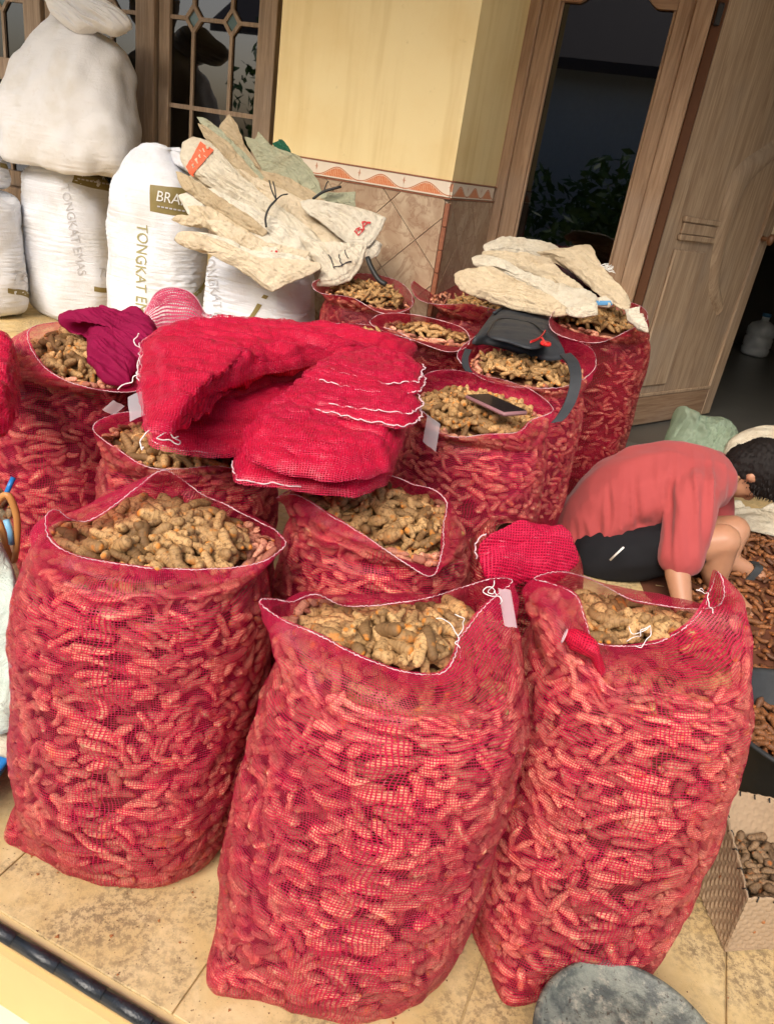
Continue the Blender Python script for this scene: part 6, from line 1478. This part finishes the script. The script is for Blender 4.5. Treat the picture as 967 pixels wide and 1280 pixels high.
# hands with curled fingers
def hand(wr, d, side):
    d = d / np.linalg.norm(d); s_ = np.cross(d, side); s_ /= np.linalg.norm(s_); out = [('c', [wr, wr + d * .05, wr + d * .085], [.026, .033, .030])]
    for k, (o_, L_) in enumerate(((.027, .065), (.010, .075), (-.008, .070), (-.025, .055))):
        b0_ = wr + d * .085 + s_ * o_; out.append(('c', [b0_, b0_ + d * L_ * .5 - side * .004, b0_ + d * L_ * .8 - side * .022, b0_ + d * L_ * .85 - side * .04], [.0095, .009, .0085, .0075]))
    out.append(('c', [wr + d * .03 + s_ * .028, wr + d * .06 + s_ * .055 - side * .01, wr + d * .085 + s_ * .058 - side * .03], [.013, .011, .009])); return out
body += hand(wrR, np.array([.15, .6, -.35]), np.array([.2, 0, .9])) + hand(wrL, np.array([.5, -.6, -.3]), np.array([.2, 0, .9]))
V, Nn, F = blob(body, .0075, 5)
V[:, 2] = np.maximum(V[:, 2], .003)
build('body', V, F, SKIN, pr)
# eyes and brows sit in the skin
for sg in (1, -1):
    b = MB(); c_ = hp3(.070, .034 * sg, -.002); bm = bmesh.new(); bmesh.ops.create_uvsphere(bm, u_segments=12, v_segments=8, radius=.009); vv = np.array([v.co[:] for v in bm.verts]); ff = [tuple(v.index for v in f.verts) for f in bm.faces]; bm.free()
    build('eye', vv + c_, ff, m_plain('eye_white', (.6, .57, .52), .3, .5, .02), pr)
    v, f = tube(spline([hp3(.082, .018 * sg, .016), hp3(.083, .034 * sg, .022), hp3(.074, .052 * sg, .016)], 8), .0035, 6); build('eyebrow', v, f, HAIR, pr)
# T-shirt: cut at hem, cuffs and neck
slR = elR * .80 + shR * .20
shirt = [('c', [hipC + [-.005, 0, -.022], w1, w2, w3, sh], [.135, .140, .150, .150, .115], Matrix.Diagonal((1, 1.22, 1, 1))), ('c', [sh, nk * .55 + sh * .45], [.10, .066]), ('c', [sh, shR], [.11, .088]), ('c', [sh, shL], [.11, .088]),
         ('c', [shR, shR * .5 + slR * .5 + [0.005, 0, 0], slR], [.088, .082, .078]), ('c', [shL, elL * .7 + shL * .3], [.085, .07]),
         ('s', w2 + np.array([.02, -.03, -.065]), (.13, .14, .085))]
V, Nn, F = blob(shirt, .0085, 8)
# cloth folds that run from the armpit to the waist and hang loosely at the side
ax_ = (shR - hipC); ax_ /= np.linalg.norm(ax_); s2_ = np.cross(ax_, (0, -1, 0))
a_ = (V - w2) @ ax_; b_ = (V - w2) @ s2_; side_w = np.clip(-(V[:, 1] - 2.50) / .16, 0, 1) * np.exp(-((b_ + .01) / .11) ** 2)
fl = sn(np.stack([a_ * 60 + b_ * 34, b_ * 9, a_ * 3], -1), 1.0, 5, 2); fl = 1 - 2 * np.abs(fl)
V = V + Nn * ((.012 * fl * side_w) + .0035 * sn(V, 20, 6, 2))[:, None]
slv = np.linalg.norm(V - elR, axis=1)
build('tshirt', V, F, SHIRT, pr)
# short dark shorts
shp = [('c', [hipC + [0, 0, -.02], hipC * .5 + w1 * .5 + [0.01, 0, -.03]], [.132, .125]), ('c', [hipR, knR * .42 + hipR * .58, knR * .72 + hipR * .28], [.118, .104, .088]), ('c', [hipL, knL * .72 + hipL * .28], [.118, .09])]
V, Nn, F = blob(shp, .009, 6); V = V + Nn * (.004 * sn(V, 22, 8, 2))[:, None]; V[:, 2] = np.maximum(V[:, 2], .004)
build('shorts', V, F, PANTS, pr)
# a small pen-like light strip at the pocket
v, f = tube([A_(762, 700, 2.215), A_(779, 684, 2.20)], .0035, 6); build('pocket_tab', v, f, PRINT_WHITE, pr)
# hair: a cap broken up by many short locks
cap = [('s', hp3(-.012, 0, .034), (.108, .094, .100), HM), ('s', hp3(.045, 0, .062), (.066, .078, .056), HM), ('s', hp3(-.03, 0, -.035), (.07, .07, .06), HM), ('s', hp3(-.048, 0, -.020), (.058, .073, .065), HM)]
V, Nn, F = blob(cap, .006, 3)
keepv = ((V - np.array(hd_)) @ np.array(hx_)); crown = (V - np.array(hd_)) @ np.array(hy_)
V = V + Nn * (.003 * sn(V, 120, 3, 2))[:, None]
hair = build('hair', V, F, HAIR, pr)
mb = MB(); rr = np.random.default_rng(4)
for k in rr.choice(len(V), 1100, replace=len(V) < 1100):
    p = V[k]; n_ = Nn[k]; d = n_ * .35 + np.array(hx_) * .7 - np.array(hy_) * .35 + rr.normal(size=3) * .28; d /= np.linalg.norm(d); q = p + d * rr.uniform(.008, .018); s_ = np.cross(d, n_); s_ /= np.linalg.norm(s_) + 1e-9
    mb.add([p - s_ * .0022, p + s_ * .0022, q + n_ * .002], [(0, 1, 2)])
mb.obj('hair_locks', HAIR, pr, False)
# sandal on the visible foot
fd = toL - anL; fd[2] = 0; fd /= np.linalg.norm(fd); fs = np.cross(fd, (0, 0, 1)); ctr = anL * .35 + toL * .65; zf_ = max(min(anL[2], toL[2]) - .032, .02)
lp = []
for a in np.linspace(0, 2 * math.pi, 36, endpoint=False): lp.append(ctr + fd * (.145 * math.cos(a)) + fs * (.052 * math.sin(a) * (1 + .12 * math.cos(a))))
lp = np.array(lp); lo, hi = lp.copy(), lp.copy(); lo[:, 2] = zf_ - .022; hi[:, 2] = zf_
sd_ = thing('sandal', (ctr[0], ctr[1], zf_ - .022), 'black rubber sandal on the foot of the crouching person', 'sandal')
build('sole', np.concatenate([lo, hi]), [tuple(range(36))[::-1], tuple(range(36, 72))] + [(i, (i + 1) % 36, (i + 1) % 36 + 36, i + 36) for i in range(36)], RUBBER, sd_, False)
tz = toL + [0, 0, .0]
strap('strap', [ctr + fs * .05 + [0, 0, zf_ - ctr[2]], tz + fs * .025 + [0, 0, .03], tz + [0, 0, .034], tz - fs * .03 + [0, 0, .028], ctr - fs * .055 + [0, 0, zf_ - ctr[2]]], .03, fd, RUBBER, sd_, .006)
# ------------------------------------------------------------------ crumbs of soil and root scraps on the floor
def crumbs(name, n, m, s0, s1, seed, polys):
    r_ = np.random.default_rng(seed); C_ = []
    while len(C_) < n:
        x0, x1, y0, y1 = polys[r_.integers(0, len(polys))]; p = np.array([r_.uniform(x0, x1), r_.uniform(y0, y1), 0.0])
        if (p - WO) @ WN < EDGE + .03: continue
        if sn(p[None], 9, 3, 2)[0] + r_.normal() * .45 > -.05: C_.append(p)
    C_ = np.array(C_); k = r_.uniform(s0, s1, n) ; B_ = np.array([[1, 0, .0], [-.5, .87, .0], [-.5, -.87, .0], [0, 0, 1.1], [.3, .2, -.2]])
    an = r_.uniform(0, 6.28, n); c, s = np.cos(an), np.sin(an); V = B_[None] * k[:, None, None] * r_.uniform(.6, 1.4, (n, 5, 1))
    V = np.stack([V[..., 0] * c[:, None] - V[..., 1] * s[:, None], V[..., 0] * s[:, None] + V[..., 1] * c[:, None], V[..., 2]], -1) + C_[:, None]
    V[..., 2] = np.maximum(V[..., 2], 0.0006)
    F = np.array([(0, 1, 3), (1, 2, 3), (2, 0, 3)]); F = (F[None] + (np.arange(n) * 5)[:, None, None]).reshape(-1, 3)
    o = build(name, V.reshape(-1, 3), F, m, None, False); o['kind'] = 'stuff'; return o
AR = [(-.75, -.1, .62, .95), (-.3, .5, .55, .9), (.3, .95, .6, 1.1), (-.9, -.5, .8, 1.1), (-2.6, -1.0, 2.2, 4.6), (.7, 1.3, .9, 1.6)]
crumbs('soil_crumbs', 1500, SOIL_GAP, .0005, .0018, 3, AR)
crumbs('root_scraps', 140, RHIZ_DARK, .002, .004, 4, AR)
ob = HEAP_IN.obj('turmeric_filling', RHIZ_IN); ob['kind'] = 'stuff'; ob['label'] = 'turmeric fingers packed against the inside of the red nets'
ob = HEAP_TOP.obj('turmeric_topping', RHIZ); ob['kind'] = 'stuff'; ob['label'] = 'turmeric fingers heaped in the mouths of the sacks'
